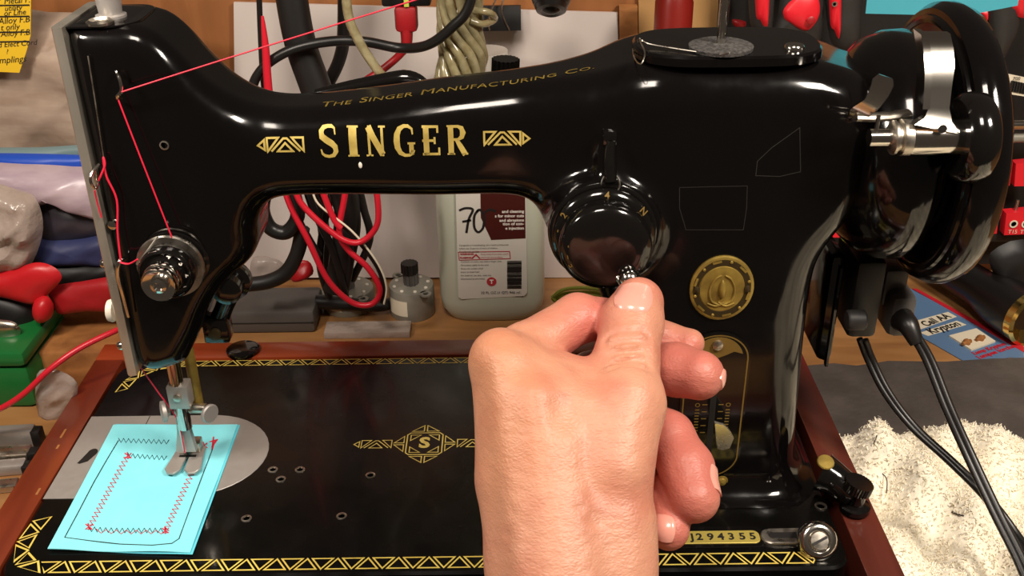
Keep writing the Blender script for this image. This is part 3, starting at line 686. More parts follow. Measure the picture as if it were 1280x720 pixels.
obj('plate_slot', MB().box((pcx-.14, yp-.14, pz0+.9), (pcx+.14, yp-.13, pz1-1.8), .0), 'ink', spl)
for z_ in (pz1-.62,): obj('plate_screw', MB().lathe([(.26, 0), (.24, .12), (0, .18)], V(pcx-.05, yp-.14, z_), AY, 16), 'steel', spl)
q = front(*W(907, 618, y=3.9)[[0, 2]], .0); P('base_screw', MB().lathe([(.3, 0), (.3, .03), (.2, .04), (.18, .16), (0, .2)], q+V(0, -.0, 0), AY, 18), 'brass')
sv = obj('stitch_lever', MB().prism([(-.55, 1.25), (-.1, 1.05), (.25, .55), (.5, .0), (.42, -.85), (.1, -1.0), (-.15, -.85), (-.3, -.2)], W(904, 548, y=3.9), EX, nrm(V(0, -.35, 1)), (0, .22, 0), bev=.06), 'faceplate', spl)
q = front(*W(900, 318, y=5.0)[[0, 2]], 0)
# scuffs and printed marks on the pillar
MAXL[0] = .3
mbs = MB(); F = Flat(); q = W(1000, 162, y=5.2)
F.st([W(947, 202, y=5)[[0, 2]], W(965, 185, y=5)[[0, 2]], W(1000, 160, y=5)[[0, 2]], W(1001, 215, y=5)[[0, 2]], W(975, 221, y=5)[[0, 2]], W(945, 220, y=5)[[0, 2]]], .035, closed=True, sub=3)
F.st([W(850, 236, y=4.9)[[0, 2]], W(935, 234, y=4.9)[[0, 2]], W(934, 262, y=4.9)[[0, 2]], W(930, 289, y=4.9)[[0, 2]], W(858, 289, y=4.9)[[0, 2]], W(850, 262, y=4.9)[[0, 2]]], .03, closed=True, sub=3)
F.to(mbs, lambda a_, b2: front(a_, b2, .012)); P('decal_outline', mbs, 'faint')
MAXL[0] = 0
# serial plate, slide and clasp
P('serial_recess', MB().prism(rrect(30.6, 1.12, 35.2, 2.55, .35), (0, 0, .0), EX, EY, (0, 0, .06), bev=.03), 'blackgloss')
P('serial_plate', MB().prism(rrect(31.0, 1.35, 35.05, 2.2, .3), (0, 0, .06), EX, EY, (0, 0, .05), bev=.02), 'serialbrass', 'brass serial number plate')
mb = MB()
for i, ch in enumerate('J294355'):
    q = W((866, 875, 889, 902, 915, 929, 942)[i], 674.5, z=.115); put_text(mb, ch, (q[0], 1.76, .118), EX, EY, .62, bold=.02, align='CENTER')
P('serial_number', mb, 'ink')
stz = lambda x0, x1, r: [(x0+r*math.cos(t), 1.75+r*math.sin(t)) for t in np.linspace(PI/2, 3*PI/2, 12)]+[(x1, 1.75-r), (x1, 1.75+r)]
P('catch_slide', MB().prism(stz(35.6, 37.3, .52), (0, 0, .0), EX, EY, (0, 0, .17), bev=.05), 'steel')
P('slide_slot', MB().prism(stz(35.65, 37.2, .2), (0, 0, .17), EX, EY, (0, 0, .01)), 'ink')
q = W(1022, 676, z=.55)
cax = nrm(V(0, -.75, .66))
cp_ = obj('catch_cap', MB().lathe([(.80, -.85), (.90, -.5), (.92, 0), (.86, .2), (.70, .3), (.56, .30), (.54, .2), (0, .2)], q, cax, 32), 'chrome', sm)
obj('cap_screw', MB().lathe([(.46, .1), (.46, .28), (.40, .36), (0, .38)], q, cax, 24), 'steel', cp_)
sq_ = q+cax*.385; obj('cap_slot', MB().prism([(-.38, -.06), (.38, -.06), (.38, .06), (-.38, .06)], sq_, nrm(V(1, 0, 0)*.9+V(0, .66, .75)*.45), nrm(V(0, .66, .75)*.9-V(1, 0, 0)*.45), cax*.01), 'ink', cp_)
q = W(1026, 633, z=.02); P('bed_screw', MB().lathe([(.3, 0), (.3, .05), (.2, .07), (.18, 0)], (q[0], q[1], 0), EZ, 16), 'steel')
# hinge arm with a knurled screw on the right edge
q1, q2 = W(1028, 590, z=1.3), W(1065, 612, z=.9)
ha = obj('hinge_arm', MB().tube([q1, (q1+q2)/2, q2+V(.1, -.3, -.2)], [1.0, .8, .75], 18, flatten=None), 'blackgloss', sm)
obj('hinge_cap', MB().lathe([(.42, 0), (.38, .06), (0, .08)], q1+V(-.05, -.35, .88), nrm(V(0, -.35, .9)), 18), 'brass', ha)
obj('knurled_screw', MB().knob(W(1070, 612, z=1.2), nrm(V(.25, 0, 1)), .70, .48, 30, .04), 'blackgloss', ha)
obj('screw_foot', MB().lathe([(.72, 0), (.72, .25), (.42, .4), (.42, 1.1)], W(1068, 636, z=.1), EZ, 22), 'blackgloss', ha)
# hand wheel and belt drum
AX = (1, 0, 0); hc = V(0, 9.0, 16.65)
hw = obj('hand_wheel', MB().lathe([(2.4, 38.2), (3.8, 38.5), (4.7, 39.3), (5.1, 40.2), (5.15, 41.0), (4.9, 41.4), (3.6, 41.5), (3.6, 42.0), (5.3, 42.05), (6.0, 42.15), (6.28, 42.5), (6.3, 43.0), (6.1, 43.5), (5.6, 43.8), (4.8, 43.7), (4.2, 43.2), (2.2, 43.0), (2.0, 44.2), (0, 44.3)], hc, AX, 72), 'enamel', sm)
obj('wheel_rim', MB().tube([hc+V(42.15, 5.55*math.cos(t), 5.55*math.sin(t)) for t in np.linspace(0, 2*PI, 60, endpoint=False)], .22, 8, 1, closed=True), 'enamel', hw)
obj('belt', MB().tube([hc+V(41.8, 3.75*math.cos(t), 3.75*math.sin(t)) for t in np.linspace(0, 2*PI, 40, endpoint=False)], .22, 8, 1, closed=True), 'rubber', hw)
# bobbin winder
by = 3.2
s0, s1 = W(1086, 172, y=by), W(1122, 172, y=by)
bw = obj('bobbin_winder', MB().lathe([(.36, 0), (.36, (s1-s0)[0]+.1)], s0, AX, 18), 'chrome', sm)
obj('winder_post', MB().lathe([(.09, 0), (.09, .9)], W(1094, 172, y=by-.1), EZ, 8), 'chrome', bw)
obj('winder_collar', MB().lathe([(.55, 0), (.68, .1), (.68, .2), (.56, .26), (.56, .36), (.72, .42), (.72, .75), (.6, .82)], W(1112, 172, y=by), AX, 24), 'steel', bw)
obj('winder_sleeve', MB().lathe([(.68, 0), (.7, .15), (.7, 2.4), (.9, 2.5)], W(1134, 172, y=by), AX, 26), 'chrome', bw)
c = W(1213, 172, y=by+.2)
obj('rubber_tire', MB().lathe([(.9, -.55), (1.5, -.62), (1.75, -.4), (1.82, 0), (1.75, .4), (1.5, .6), (.9, .5), (.3, .5)], c, AX, 44), 'blackgloss', bw)
def strip_plate(pts, wds, th, y, bend=None):
    v, f = stroke([(p[0], p[2]) for p in pts], wds); n = len(v); ys = [p[1] for p in pts for _ in (0, 1)]
    vs = [V(a_, ys[i], b2) for i, (a_, b2) in enumerate(v)]+[V(a_, ys[i]+th, b2) for i, (a_, b2) in enumerate(v)]
    fs = list(f)+[tuple(i+n for i in q_[::-1]) for q_ in f]
    for i in range(0, n-2, 2): fs += [(i, i+2, i+2+n, i+n), (i+1, i+1+n, i+3+n, i+3)]
    fs += [(0, n, n+1, 1), (n-2, n-1, 2*n-1, 2*n-2)]; return MB().add(vs, fs)
pp = [W(1172, 42, y=4.6), W(1175, 60, y=4.1), W(1177, 85, y=3.6), W(1176, 110, y=3.3), W(1174, 135, y=3.0), W(1173, 150, y=2.8), W(1172, 162, y=2.55)]
obj('winder_bracket', strip_plate(pp, [1.0, 1.05, 1.0, .85, .8, 1.1, 1.9], .35, 0), 'chrome', bw)
obj('bracket_flange', strip_plate([p+V(-.55, -.15, 0) for p in pp[:5]], [.28]*5, .9, 0), 'chrome', bw)
q = W(1178, 161, y=2.45); obj('bracket_hole', MB().lathe([(.17, 0), (.17, .04), (0, .05)], q, AY, 14), 'ink', bw)
lp = [W(1108, 96, y=3.0), W(1104, 104, y=3.0), W(1098, 118, y=3.1), W(1090, 130, y=3.2), W(1075, 141, y=3.4), W(1068, 148, y=3.8)]
obj('winder_lever', strip_plate(lp, [.55, .85, .8, .7, .8, .5], .14, 0), 'chrome', bw)
obj('lever_arm', MB().tube([W(1068, 146, y=3.6), W(1100, 146, y=3.8), W(1135, 142, y=4.2)], .3, 12, flatten=.6), 'steel', bw)
# motor casing and socket under the wheel
mo = obj('motor_casing', MB().box(W(1020, 455, y=8.5), W(1062, 320, y=8.5)+V(0, 5, 0), .45), 'blackgloss', sm)
so = obj('plug_socket', MB().box(W(1058, 424, y=8)+V(0, 0, 0), W(1112, 328, y=8)+V(0, 3.5, 0), .3), 'toolblack', mo)
obj('motor_screw', MB().lathe([(.42, 0), (.5, .1), (.5, .8), (.4, .9)], W(1058, 400, y=7.2), AX, 14), 'toolgrey', mo)
obj('casing_plate', MB().box(W(1031, 460, y=8.2), W(1055, 335, y=8.2)+V(0, .4, 0), .15), 'enamel', mo)

# spool thread twist round the top plate
wr = [W(800, 48, z=22.0), W(792, 58, z=21.6), W(793, 72, z=21.6), W(801, 80, z=21.8), W(806, 66, z=22.1), W(800, 50, z=22.1), W(812, 55, z=22), W(840, 60, z=21.95), W(880, 66, z=21.95), W(900, 68, z=22.0), W(912, 66, z=22.2)]
obj('wire_twist', MB().tube(wr, .032, 6, 6), 'steel', None, 'thin silvery wire curled over the front-left of the black top plate', 'wire')
# ------------------------------------------------------------------ fabric swatch under the foot
c00, c10, c11, c01 = W(60, 688, z=.06), W(238, 692, z=.08), W(297, 532, z=.1), W(142, 532, z=.06)
def sheet_mesh(c00, c10, c11, c01, zf, n=28, th=.03):
    vs = []; fs = []
    for lay in (0, 1):
        for i in range(n+1):
            for j in range(n+1):
                s, t = i/n, j/n; p = (c00*(1-s)+c10*s)*(1-t)+(c01*(1-s)+c11*s)*t; p = p.copy(); p[2] = zf(s, t, p)+(th if lay else 0); vs.append(p)
    N = (n+1)**2; g = lambda l, i, j: l*N+i*(n+1)+j
    for i in range(n):
        for j in range(n): fs += [(g(1, i, j), g(1, i+1, j), g(1, i+1, j+1), g(1, i, j+1)), (g(0, i, j+1), g(0, i+1, j+1), g(0, i+1, j), g(0, i, j))]
    for i in range(n): fs += [(g(0, i, 0), g(0, i+1, 0), g(1, i+1, 0), g(1, i, 0)), (g(0, i+1, n), g(0, i, n), g(1, i, n), g(1, i+1, n)), (g(0, 0, i+1), g(0, 0, i), g(1, 0, i), g(1, 0, i+1)), (g(0, n, i), g(0, n, i+1), g(1, n, i+1), g(1, n, i))]
    return MB().add(vs, fs)
def zc(s, t, p): 
    return .10+.05*math.sin(s*9+1)*(1-t)**3+.22*max(0, s-.72)**1.2*(1-.4*t)+.05*math.sin(t*7)*s*s
sw = emp('fabric_swatch', (5, 6, .04), 'bright cyan fabric swatch with stitched test rectangles under the presser foot', 'fabric')
obj('top_layer', sheet_mesh(c00, c10, c11, c01, zc), 'clothblue', sw)
dd = V(.12, -.07, 0); obj('under_layer', sheet_mesh(c00+V(.05, .05, 0), c10+dd, c11+V(.1, .1, 0), c01+V(.1, .12, 0), lambda s, t, p: .045+.03*math.sin(s*8)*(1-t)), 'clothblue2', sw)
A_, B_ = np.array([[c10[0]-c00[0], c01[0]-c00[0]], [c10[1]-c00[1], c01[1]-c00[1]]]), c00[:2]
def onc(px, py):
    q = W(px, py, z=.17); s, t = np.linalg.solve(A_, q[:2]-B_); return V(q[0], q[1], zc(min(max(s, 0), 1), min(max(t, 0), 1), q)+.05)
def zig(a, b, amp, n):
    a, b = V(*a), V(*b); d = b-a; nn = nrm(V(-d[1], d[0])); return [tuple(a+d*i/n+nn*amp*(1 if i % 2 else -1)) for i in range(n+1)]
def seam(name, pts, r, m): obj(name, MB().tube([onc(*p) for p in pts], r, 5, 1), m, sw)
seam('running_stitch', [(148, 550), (133, 575), (117, 603), (98, 640), (81, 672), (110, 675), (150, 679), (190, 682), (215, 680), (224, 674), (240, 630), (255, 588), (266, 560)], .022, 'ink')
seam('zigzag_stitch', zig((148, 550), (211, 552), 2.6, 20), .022, 'ink')
seam('zigzag_stitch', zig((160, 569), (208, 572), 2.6, 16), .022, 'ink')
seam('red_zigzag_stitch', zig((159, 570), (111, 660), 3.4, 34), .024, 'redthread')
seam('red_zigzag_stitch', zig((256, 553), (208, 663), 3.6, 40), .024, 'redthread')
seam('zigzag_stitch', zig((111, 661), (208, 664), 3.0, 28), .022, 'ink')
seam('red_zigzag_stitch', zig((120, 663), (208, 666), 2.4, 14), .02, 'redthread')
for (x, y) in ((160, 569), (111, 658), (207, 664), (255, 556)): seam('tack_stitch', [(x-4, y-3), (x+4, y+3), (x-4, y+3), (x+4, y-3), (x, y+4), (x-1, y-4)], .03, 'redthread')
seam('tack_stitch', [(267, 546), (265, 562), (269, 550), (262, 552), (272, 549), (265, 558)], .035, 'redthread')

# red thread through the machine
r_ = .034
th = emp('sewing_thread', (8, 6, 5), 'thin red sewing thread running from top right down to the needle', 'thread')
obj('thread_run', MB().tube([W(545, -8, y=5.0), W(300, 68, y=5.1), W(152, 115, y=5.05)], r_, 6, 4), 'redthread', th)
obj('thread_run', MB().tube([W(148, 125, y=5.2), W(175, 195, y=5.1), W(215, 297, y=5.0)], r_, 6, 3), 'redthread', th)
obj('thread_run', MB().tube([W(172, 324, y=4.7), W(161, 330, y=4.9), W(150, 328, y=5.0)], r_*1.3, 6, 3), 'redthread', th)
obj('thread_run', MB().tube([W(151, 326, y=5.1), W(147, 290, y=5.2), W(146, 250, y=5.3), W(133, 220, y=5.3), W(129, 197, y=5.4), W(131, 207, y=5.3), W(123, 226, y=5.2)], r_*1.3, 6, 6), 'redthread', th)
obj('thread_run', MB().tube([W(118, 238, y=5.3), W(122, 255, y=5.4), W(127, 272, y=5.45)], r_, 6, 3), 'redthread', th)
obj('thread_run', MB().tube([W(168, 447, y=6.0), W(182, 468, y=6.6), W(199, 492, y=7.2), W(222, 525, y=7.5), W(231, 566, y=7.5)], r_, 6, 3), 'redthread', th)

# ------------------------------------------------------------------ the hand (left hand, thumb towards us, pinching the dial lever)
def J(px, py, d): return W(px, py, d=d)
hl = emp('hand', tuple(J(712, 620, 38)), 'left hand with thumb raised, pinching the lever of the black round dial', 'hand')
lo, hi = V(19.5, -14, 0.8), V(33.5, 7.5, 19.5); h = .115
n3 = ((hi-lo)/h).astype(int); G = np.meshgrid(*[(lo[i]+h*np.arange(n3[i])).astype(np.float32) for i in range(3)], indexing='ij')
def chain(pts, k=.25):
    F = None
    for (a, ra), (b, rb) in zip(pts[:-1], pts[1:]):
        f = rcone(G, a, b, ra, rb); F = f if F is None else smin(F, f, k)
    return F
# thumb
thumb = chain([(J(765, 585, 38.5), 1.45), (J(782, 505, 39.6), 1.42), (J(783, 448, 40.8), 1.18), (J(789, 405, 41.8), 1.20), (J(798, 378, 42.4), 1.02)], .5)
# index
index = chain([(J(650, 470, 40.3), 1.25), (J(655, 440, 41.2), 1.1), (J(722, 398, 42.6), .98), (J(775, 400, 44.2), .85), (J(835, 426, 44.4), .72), (J(862, 429, 43.9), .62)], .3)
middle = chain([(J(660, 520, 42), 1.2), (J(740, 470, 44), 1.0), (J(800, 455, 43.8), .95), (J(845, 462, 42.8), 1.06), (J(874, 469, 42.1), 1.0)], .3)
ring = chain([(J(700, 560, 43), 1.1), (J(790, 520, 43.6), 1.02), (J(836, 545, 42.4), .98), (J(858, 585, 41.4), 1.05), (J(868, 622, 40.6), .98)], .3)
pinky = chain([(J(720, 620, 42.5), 1.0), (J(800, 610, 42.6), .85), (J(838, 632, 41.6), .86), (J(836, 662, 40.7), .80)], .3)
# back of the hand and wrist
palm = None
for a, ra, b, rb in ((J(655, 690, 38.2), 1.25, J(633, 462, 40.2), 1.38), (J(645, 600, 38.9), 1.35, J(668, 490, 39.8), 1.5), (J(700, 700, 38.0), 1.7, J(705, 520, 39.5), 1.75),
                     (J(755, 690, 38.3), 1.6, J(760, 540, 39.2), 1.6), (J(690, 620, 40.6), 1.5, J(690, 520, 41.6), 1.3), (J(760, 640, 40.5), 1.5, J(760, 540, 41.5), 1.2)):
    f = rcone(G, a, b, ra, rb); palm = f if palm is None else smin(palm, f, .9)
arm_ = None
for a, ra, b, rb in ((J(660, 660, 38.2), 1.35, J(655, 860, 36.6), 1.55), (J(712, 660, 38.2), 1.5, J(708, 860, 36.4), 1.9), (J(768, 660, 38.2), 1.4, J(775, 860, 36.6), 1.6), (J(712, 680, 39.6), 1.4, J(708, 870, 38.5), 1.9)):
    f = rcone(G, a, b, ra, rb); arm_ = f if arm_ is None else smin(arm_, f, .8)
H_ = smin(palm, arm_, .9)
# tendons and knuckle
for pts, r0 in (([J(672, 800, 35.4), J(632, 455, 38.9)], .36), ([J(708, 820, 35.0), J(668, 500, 38.0)], .38), ([J(738, 820, 35.3), J(705, 560, 37.7)], .3)):
    H_ = smin(H_, rcone(G, pts[0], pts[1], r0, r0*1.1), 1.1)
H_ = smin(H_, rcone(G, J(622, 442, 39.9), J(634, 450, 40.0), .80, .8), .9)
H_ = smin(H_, thumb, .55); 
web = rcone(G, J(700, 470, 40.6), J(760, 500, 40.0), .95, 1.2); H_ = smin(H_, web, .7)
H_ = smin(H_, index, .28)
for f in (middle, ring, pinky): H_ = smin(H_, f, .16)
# creases
def crease(F, a, b, r, dep):
    f = rcone(G, a, b, r, r); return F + dep*np.exp(-(f/r)**2*2.2)
for i, (x0, y0, x1, y1, d) in enumerate([(752, 436, 812, 430, 39.6), (750, 448, 818, 442, 39.4), (756, 460, 806, 456, 39.2), (760, 424, 806, 420, 40.0)]):
    H_ = crease(H_, J(x0, y0, d+.1), J(x1, y1, d+.1), .20, .13)
for y in (640, 654, 666, 678, 690): H_ = crease(H_, J(640+y % 7*3, y, 36.7), J(720+y % 5*6, y-5, 36.6), .18, .05)
hv, hq = nets(H_.astype(np.float64), lo, h); hv = lap(hv, hq, 3)
hand = obj('skin', MB().add(hv, hq.tolist()), 'white', hl)
# redness of the fingertips and knuckles as a colour attribute of the skin itself
me = hand.data; n = len(me.vertices); co = np.empty(n*3); me.vertices.foreach_get('co', co); co = co.reshape(-1, 3)/CM+WL['hand']
def near(p, r): return np.exp(-(np.linalg.norm(co-p, axis=1)/r)**2)
red = sum(near(J(*p), r) for p, r in (((874, 469, 42.1), 1.7), ((850, 462, 42.8), 1.4), ((868, 622, 40.6), 1.9), ((855, 575, 41.5), 1.5), ((735, 405, 42.2), 1.5), ((775, 415, 43.6), 1.8), ((805, 372, 42.6), 1.0), ((735, 450, 41.4), .9), ((836, 550, 42), 1.2), ((836, 662, 40.7), 1.0)))
yel = .6*near(J(612, 450, 39), 1.6)+.5*near(J(640, 560, 37.5), 2.2)
spot = near(J(708, 493, 37.7), .20)*1.4
at = me.color_attributes.new('tone', 'FLOAT_COLOR', 'POINT')
at.data.foreach_set('color', np.stack([np.clip(red, 0, 1), np.clip(yel, 0, 1), np.clip(spot, 0, 1), np.ones(n)], 1).ravel())
m = bpy.data.materials.new('skin'); m.use_nodes = True; nt = m.node_tree; b = nt.nodes['Principled BSDF']; L = nt.links
at_ = nt.nodes.new('ShaderNodeVertexColor'); at_.layer_name = 'tone'; sp = nt.nodes.new('ShaderNodeSeparateColor'); L.new(at_.outputs[0], sp.inputs[0])
tc = nt.nodes.new('ShaderNodeTexCoord')
def mix(fac, a, bcol):
    x = nt.nodes.new('ShaderNodeMix'); x.data_type = 'RGBA'; L.new(fac, x.inputs[0])
    if isinstance(a, tuple): x.inputs[6].default_value = (*lin(a), 1)
    else: L.new(a, x.inputs[6])
    x.inputs[7].default_value = (*lin(bcol), 1); return x.outputs[2]
nz = nt.nodes.new('ShaderNodeTexNoise'); nz.inputs['Scale'].default_value = 55; nz.inputs['Detail'].default_value = 4; L.new(tc.outputs['Object'], nz.inputs['Vector'])
rp = nt.nodes.new('ShaderNodeMapRange'); rp.inputs['From Min'].default_value = .42; rp.inputs['From Max'].default_value = .68; L.new(nz.outputs[0], rp.inputs[0])
cc = mix(rp.outputs[0], (198, 140, 113), (186, 120, 97)); cc = mix(sp.outputs[1], cc, (200, 138, 100)); cc = mix(sp.outputs[0], cc, (188, 108, 94)); cc = mix(sp.outputs[2], cc, (150, 78, 60))
L.new(cc, b.inputs['Base Color']); b.inputs['Roughness'].default_value = .46; b.inputs['Specular IOR Level'].default_value = .45
b.inputs['Subsurface Weight'].default_value = .15; b.inputs['Subsurface Radius'].default_value = (.010, .004, .002); b.inputs['Subsurface Scale'].default_value = .35
vo = nt.nodes.new('ShaderNodeTexVoronoi'); vo.feature = 'DISTANCE_TO_EDGE'; vo.inputs['Scale'].default_value = 620
mpv = nt.nodes.new('ShaderNodeMapping'); mpv.inputs['Scale'].default_value = (.7, 1, 1.5); L.new(tc.outputs['Object'], mpv.inputs[0]); L.new(mpv.outputs[0], vo.inputs['Vector'])
nz2 = nt.nodes.new('ShaderNodeTexNoise'); nz2.inputs['Scale'].default_value = 130; nz2.inputs['Detail'].default_value = 5; L.new(mpv.outputs[0], nz2.inputs['Vector'])
b1 = nt.nodes.new('ShaderNodeBump'); b1.inputs['Strength'].default_value = .55; b1.inputs['Distance'].default_value = .0003; L.new(vo.outputs['Distance'], b1.inputs['Height'])
b2 = nt.nodes.new('ShaderNodeBump'); b2.inputs['Strength'].default_value = .75; b2.inputs['Distance'].default_value = .0010; L.new(nz2.outputs[0], b2.inputs['Height']); L.new(b1.outputs[0], b2.inputs['Normal']); L.new(b2.outputs[0], b.inputs['Normal'])
me.materials.clear(); me.materials.append(m); me.polygons.foreach_set('material_index', [0]*len(me.polygons))
HT = BVHTree.FromPolygons([Vector(p) for p in hv], hq.tolist())
def nail(name, c, up, out, w, l, lab):
    """a nail plate wrapped on the finger surface: c centre above the skin, up = towards the tip, out = away from the skin"""
    up = nrm(V(*up)-nrm(out)*(V(*up)@nrm(out))); out = nrm(out); sd = np.cross(up, out); vs = []; fs = []; nu, nv = 11, 11
    for i in range(nu):
        for j in range(nv):
            a, t = -1+2*i/(nu-1), -1+2*j/(nv-1); 
            x = a*math.sqrt(max(1-.42*t*t*(1 if t < 0 else .9), .0))if True else a
            p = c+sd*x*w/2+up*t*l/2*(1-.10*a*a); hit = HT.ray_cast(Vector(p+out*1.2), Vector(-out))
            q = V(*hit[0]) if hit[0] is not None and np.linalg.norm(V(*hit[0])-c) < 1.6 else c-out*.2
            vs.append(q)
    # smooth plate, thickness .06
    vs = np.array(vs).reshape(nu, nv, 3); top = vs+out*.075; top[0] -= out*.04; top[-1] -= out*.04; top[:, 0] -= out*.085
    low = vs-out*.06; A = [*top.reshape(-1, 3), *low.reshape(-1, 3)]; N = nu*nv
    for i in range(nu-1):
        for j in range(nv-1): a0 = i*nv+j; fs += [(a0, a0+1, a0+nv+1, a0+nv), (a0+N, a0+nv+N, a0+nv+1+N, a0+1+N)]
    for i in range(nu-1): fs += [(i*nv, (i+1)*nv, (i+1)*nv+N, i*nv+N), (i*nv+nv-1, i*nv+nv-1+N, (i+1)*nv+nv-1+N, (i+1)*nv+nv-1)]
    for j in range(nv-1): fs += [(j, j+N, j+1+N, j+1), ((nu-1)*nv+j, (nu-1)*nv+j+1, (nu-1)*nv+j+1+N, (nu-1)*nv+j+N)]
    obj(name, MB().add(A, fs), 'nail', hl, lab)
nail('fingernail', J(792, 372, 41.2), J(797, 350, 42)-J(789, 400, 41.6), -CF*.9+CU*.55, 1.5, 1.55, 'wide pale thumbnail')
nail('fingernail', J(903, 474, 41.8), J(905, 482, 41.6)-J(880, 462, 42.3), CR*1.0-CU*.1-CF*.15, .8, .7, 'pale nail on the middle fingertip')
nail('fingernail', J(893, 600, 40.7), J(885, 640, 40.2)-J(882, 590, 41.2), CR*1.0-CF*.35+CU*.1, 1.0, 1.2, 'pale nail on the ring fingertip')
nail('fingernail', J(832, 662, 39.9), J(830, 680, 39.8)-J(830, 645, 40.4), -CF, .75, 1.0, 'pale nail on the little fingertip')
# ------------------------------------------------------------------ things behind the machine
def pts(l, y=None, z=None): return [W(p[0], p[1], y=y, z=z) for p in l]
def panel(l, y, th): 
    q = pts(l, y=y); return MB().prism([(a[0], a[2]) for a in q], (0, y, 0), EX, EZ, (0, th, 0))
def pillow(l, y, dep, amp=.25, fr=1.2, back=.5, seed=0, rings=9, up=4):
    q = pts([tuple(p) for p in catmull(l, up)], y=y); n = len(q); c = np.mean(q, 0); vs = []; fs = []
    for sd in (-1, 1):
        for k in range(rings+1):
            s = 1-k/rings*.999; d = dep*math.sqrt(max(1-s*s, 0))
            for i, p in enumerate(q):
                v = c+(p-c)*s; w_ = amp*(math.sin(v[0]*fr+seed)+math.sin(v[2]*fr*1.9+seed*2+v[0]*.7)+.6*math.sin((v[0]*1.3-v[2]*1.7)*fr*2+seed))*(1-s**6)
                vs.append(V(v[0], y+(-d+w_*.6 if sd < 0 else d*back), v[2]))
    N = (rings+1)*n
    for b0 in (0, N):
        for k in range(rings):
            for i in range(n): j = (i+1) % n; fs.append((b0+k*n+i, b0+k*n+j, b0+(k+1)*n+j, b0+(k+1)*n+i))
        fs.append(tuple(b0+rings*n+i for i in range(n)))
    for i in range(n): j = (i+1) % n; fs.append((i, j, N+j, N+i))
    return MB().add(vs, fs)
def cable(name, l, y, r, m, label=None, cat='cable', seg=10, par=None, group=None, ys=None):
    q = [W(p[0], p[1], y=(p[2] if len(p) > 2 else y)) for p in l]
    return obj(name, MB().tube(q, r, seg, 8), m, par, label if par is None else None, cat if par is None else None, group)
# white sheet on the wall
obj('white_board', panel([(292, 3), (772, 16), (776, 347), (296, 347)], 35.5, .25), 'paper', None, 'large white sheet leaning on the wood wall behind the sewing machine', 'board')
obj('board_strip', panel([(774, 8), (797, 8), (800, 250), (778, 250)], 35.2, .6), 'canred' if 0 else 'block', None, 'narrow brown wooden strip standing at the right edge of the white sheet', 'strip')
obj('tan_board', panel([(798, -30), (905, -30), (905, 250), (800, 250)], 35.6, .35), 'tan', None, 'pale tan board leaning on the wall behind the red can', 'board')
# alcohol bottle
bx0, bx1, by0 = W(546, 330, y=28.6)[0], W(682, 330, y=28.6)[0], 28.6
zt = W(610, 60, y=31.8)[2]
bt = emp('bottle', ((bx0+bx1)/2, by0+2.3, BZ), 'translucent white plastic bottle with a printed label standing behind the arm', 'bottle')
cxb, cyb, hwb = (bx0+bx1)/2, by0+2.3, (bx1-bx0)/2
prof = [(0, .80, .75), (.25, .86, .84), (.9, .97, .96), (1.6, 1, 1), (11.5, 1, 1), (13.2, .96, .97), (14.8, .80, .9), (16.2, .50, .70), (17.0, .30, .5), (18.0, .28, .47)]
vs = []; fs = []; ns = 40
for z_, a_, b2 in prof:
    for k in range(ns):
        t = 2*PI*k/ns; c, s = math.cos(t), math.sin(t); vs.append(V(cxb+hwb*a_*np.sign(c)*abs(c)**.6, cyb+2.3*b2*np.sign(s)*abs(s)**.6, BZ+z_))
for i in range(len(prof)-1):
    for k in range(ns): fs.append((i*ns+k, i*ns+(k+1) % ns, (i+1)*ns+(k+1) % ns, (i+1)*ns+k))
fs += [tuple(range(ns)), tuple(range((len(prof)-1)*ns, len(prof)*ns))]
obj('bottle_body', MB().add(vs, fs), 'milky', bt)
obj('bottle_cap', MB().knob((cxb, cyb, BZ+17.6), EZ, 1.35, 1.5, 30, .05), 'milkylid', bt)
ly = by0-.02; U = lambda px, py: W(px, py, y=ly)
lb = obj('bottle_label', MB().prism([(U(*p)[0], U(*p)[2]) for p in ((569, 215), (657, 212), (659, 366), (655, 370), (577, 374), (573, 371))], (0, ly, 0), EX, EZ, (0, .08, 0)), 'label', bt)
ly2 = ly-.015; U2 = lambda px, py: W(px, py, y=ly2)
obj('print_block', MB().prism([(U2(*p)[0], U2(*p)[2]) for p in ((600, 215), (656, 213), (657, 298), (614, 300), (601, 272))], (0, ly2, 0), EX, EZ, (0, .01, 0)), 'maroon', lb)
def ltext(mb, s, px, py, size, **k): put_text(mb, s, U2(px, py)+V(0, -.03, 0), EX, EZ, size, **k)
mw = MB()
for i, s in enumerate(('and cleaning', 's for minor cuts', 'and abrasions', 'tion of con-', 'e injection')): ltext(mw, s, 655, (265, 270.5, 276, 280.5, 286)[i]-1, .30, align='RIGHT', bold=.008)
obj('white_print', mw, 'whiteink', lb)
mk = MB(); F = Flat()
for st_ in ([(574, 263), (582, 260), (591, 262), (586, 274), (583, 291)], [(578, 277), (589, 275)], [(598, 262), (593, 270), (593, 284), (598, 290), (604, 284), (605, 270), (600, 262), (596, 265)], [(606, 266), (612, 262), (620, 264)]):
    q = [U2(*p)[[0, 2]] for p in st_]; F.st(catmull(q, 5, False), .16)
F.to(mk, lambda a_, b2: V(a_, ly2-.02, b2))
ys_ = [(327, 576, 610), (331, 576, 611), (335, 576, 600), (339, 576, 598), (344, 576, 613), (348, 576, 608)]
for i, s in enumerate(('If pregnant or breastfeeding, ask a health professional', 'before use. Keep out of reach of children.', 'If swallowed, get help.')): ltext(mk, s, 574, 306.5+i*4, .155)
for i, s in enumerate(('Contains no color, not sold in larger sizes', 'Directions: apply to the area', 'Does not contain ethyl', 'Store at room heat', 'For external use only, wipe dry', 'Distributed by pharmacy')): ltext(mk, s, 576, 327+i*4.3, .165)
ltext(mk, '32 FL OZ (1 QT) 946 mL', 601, 366, .27)
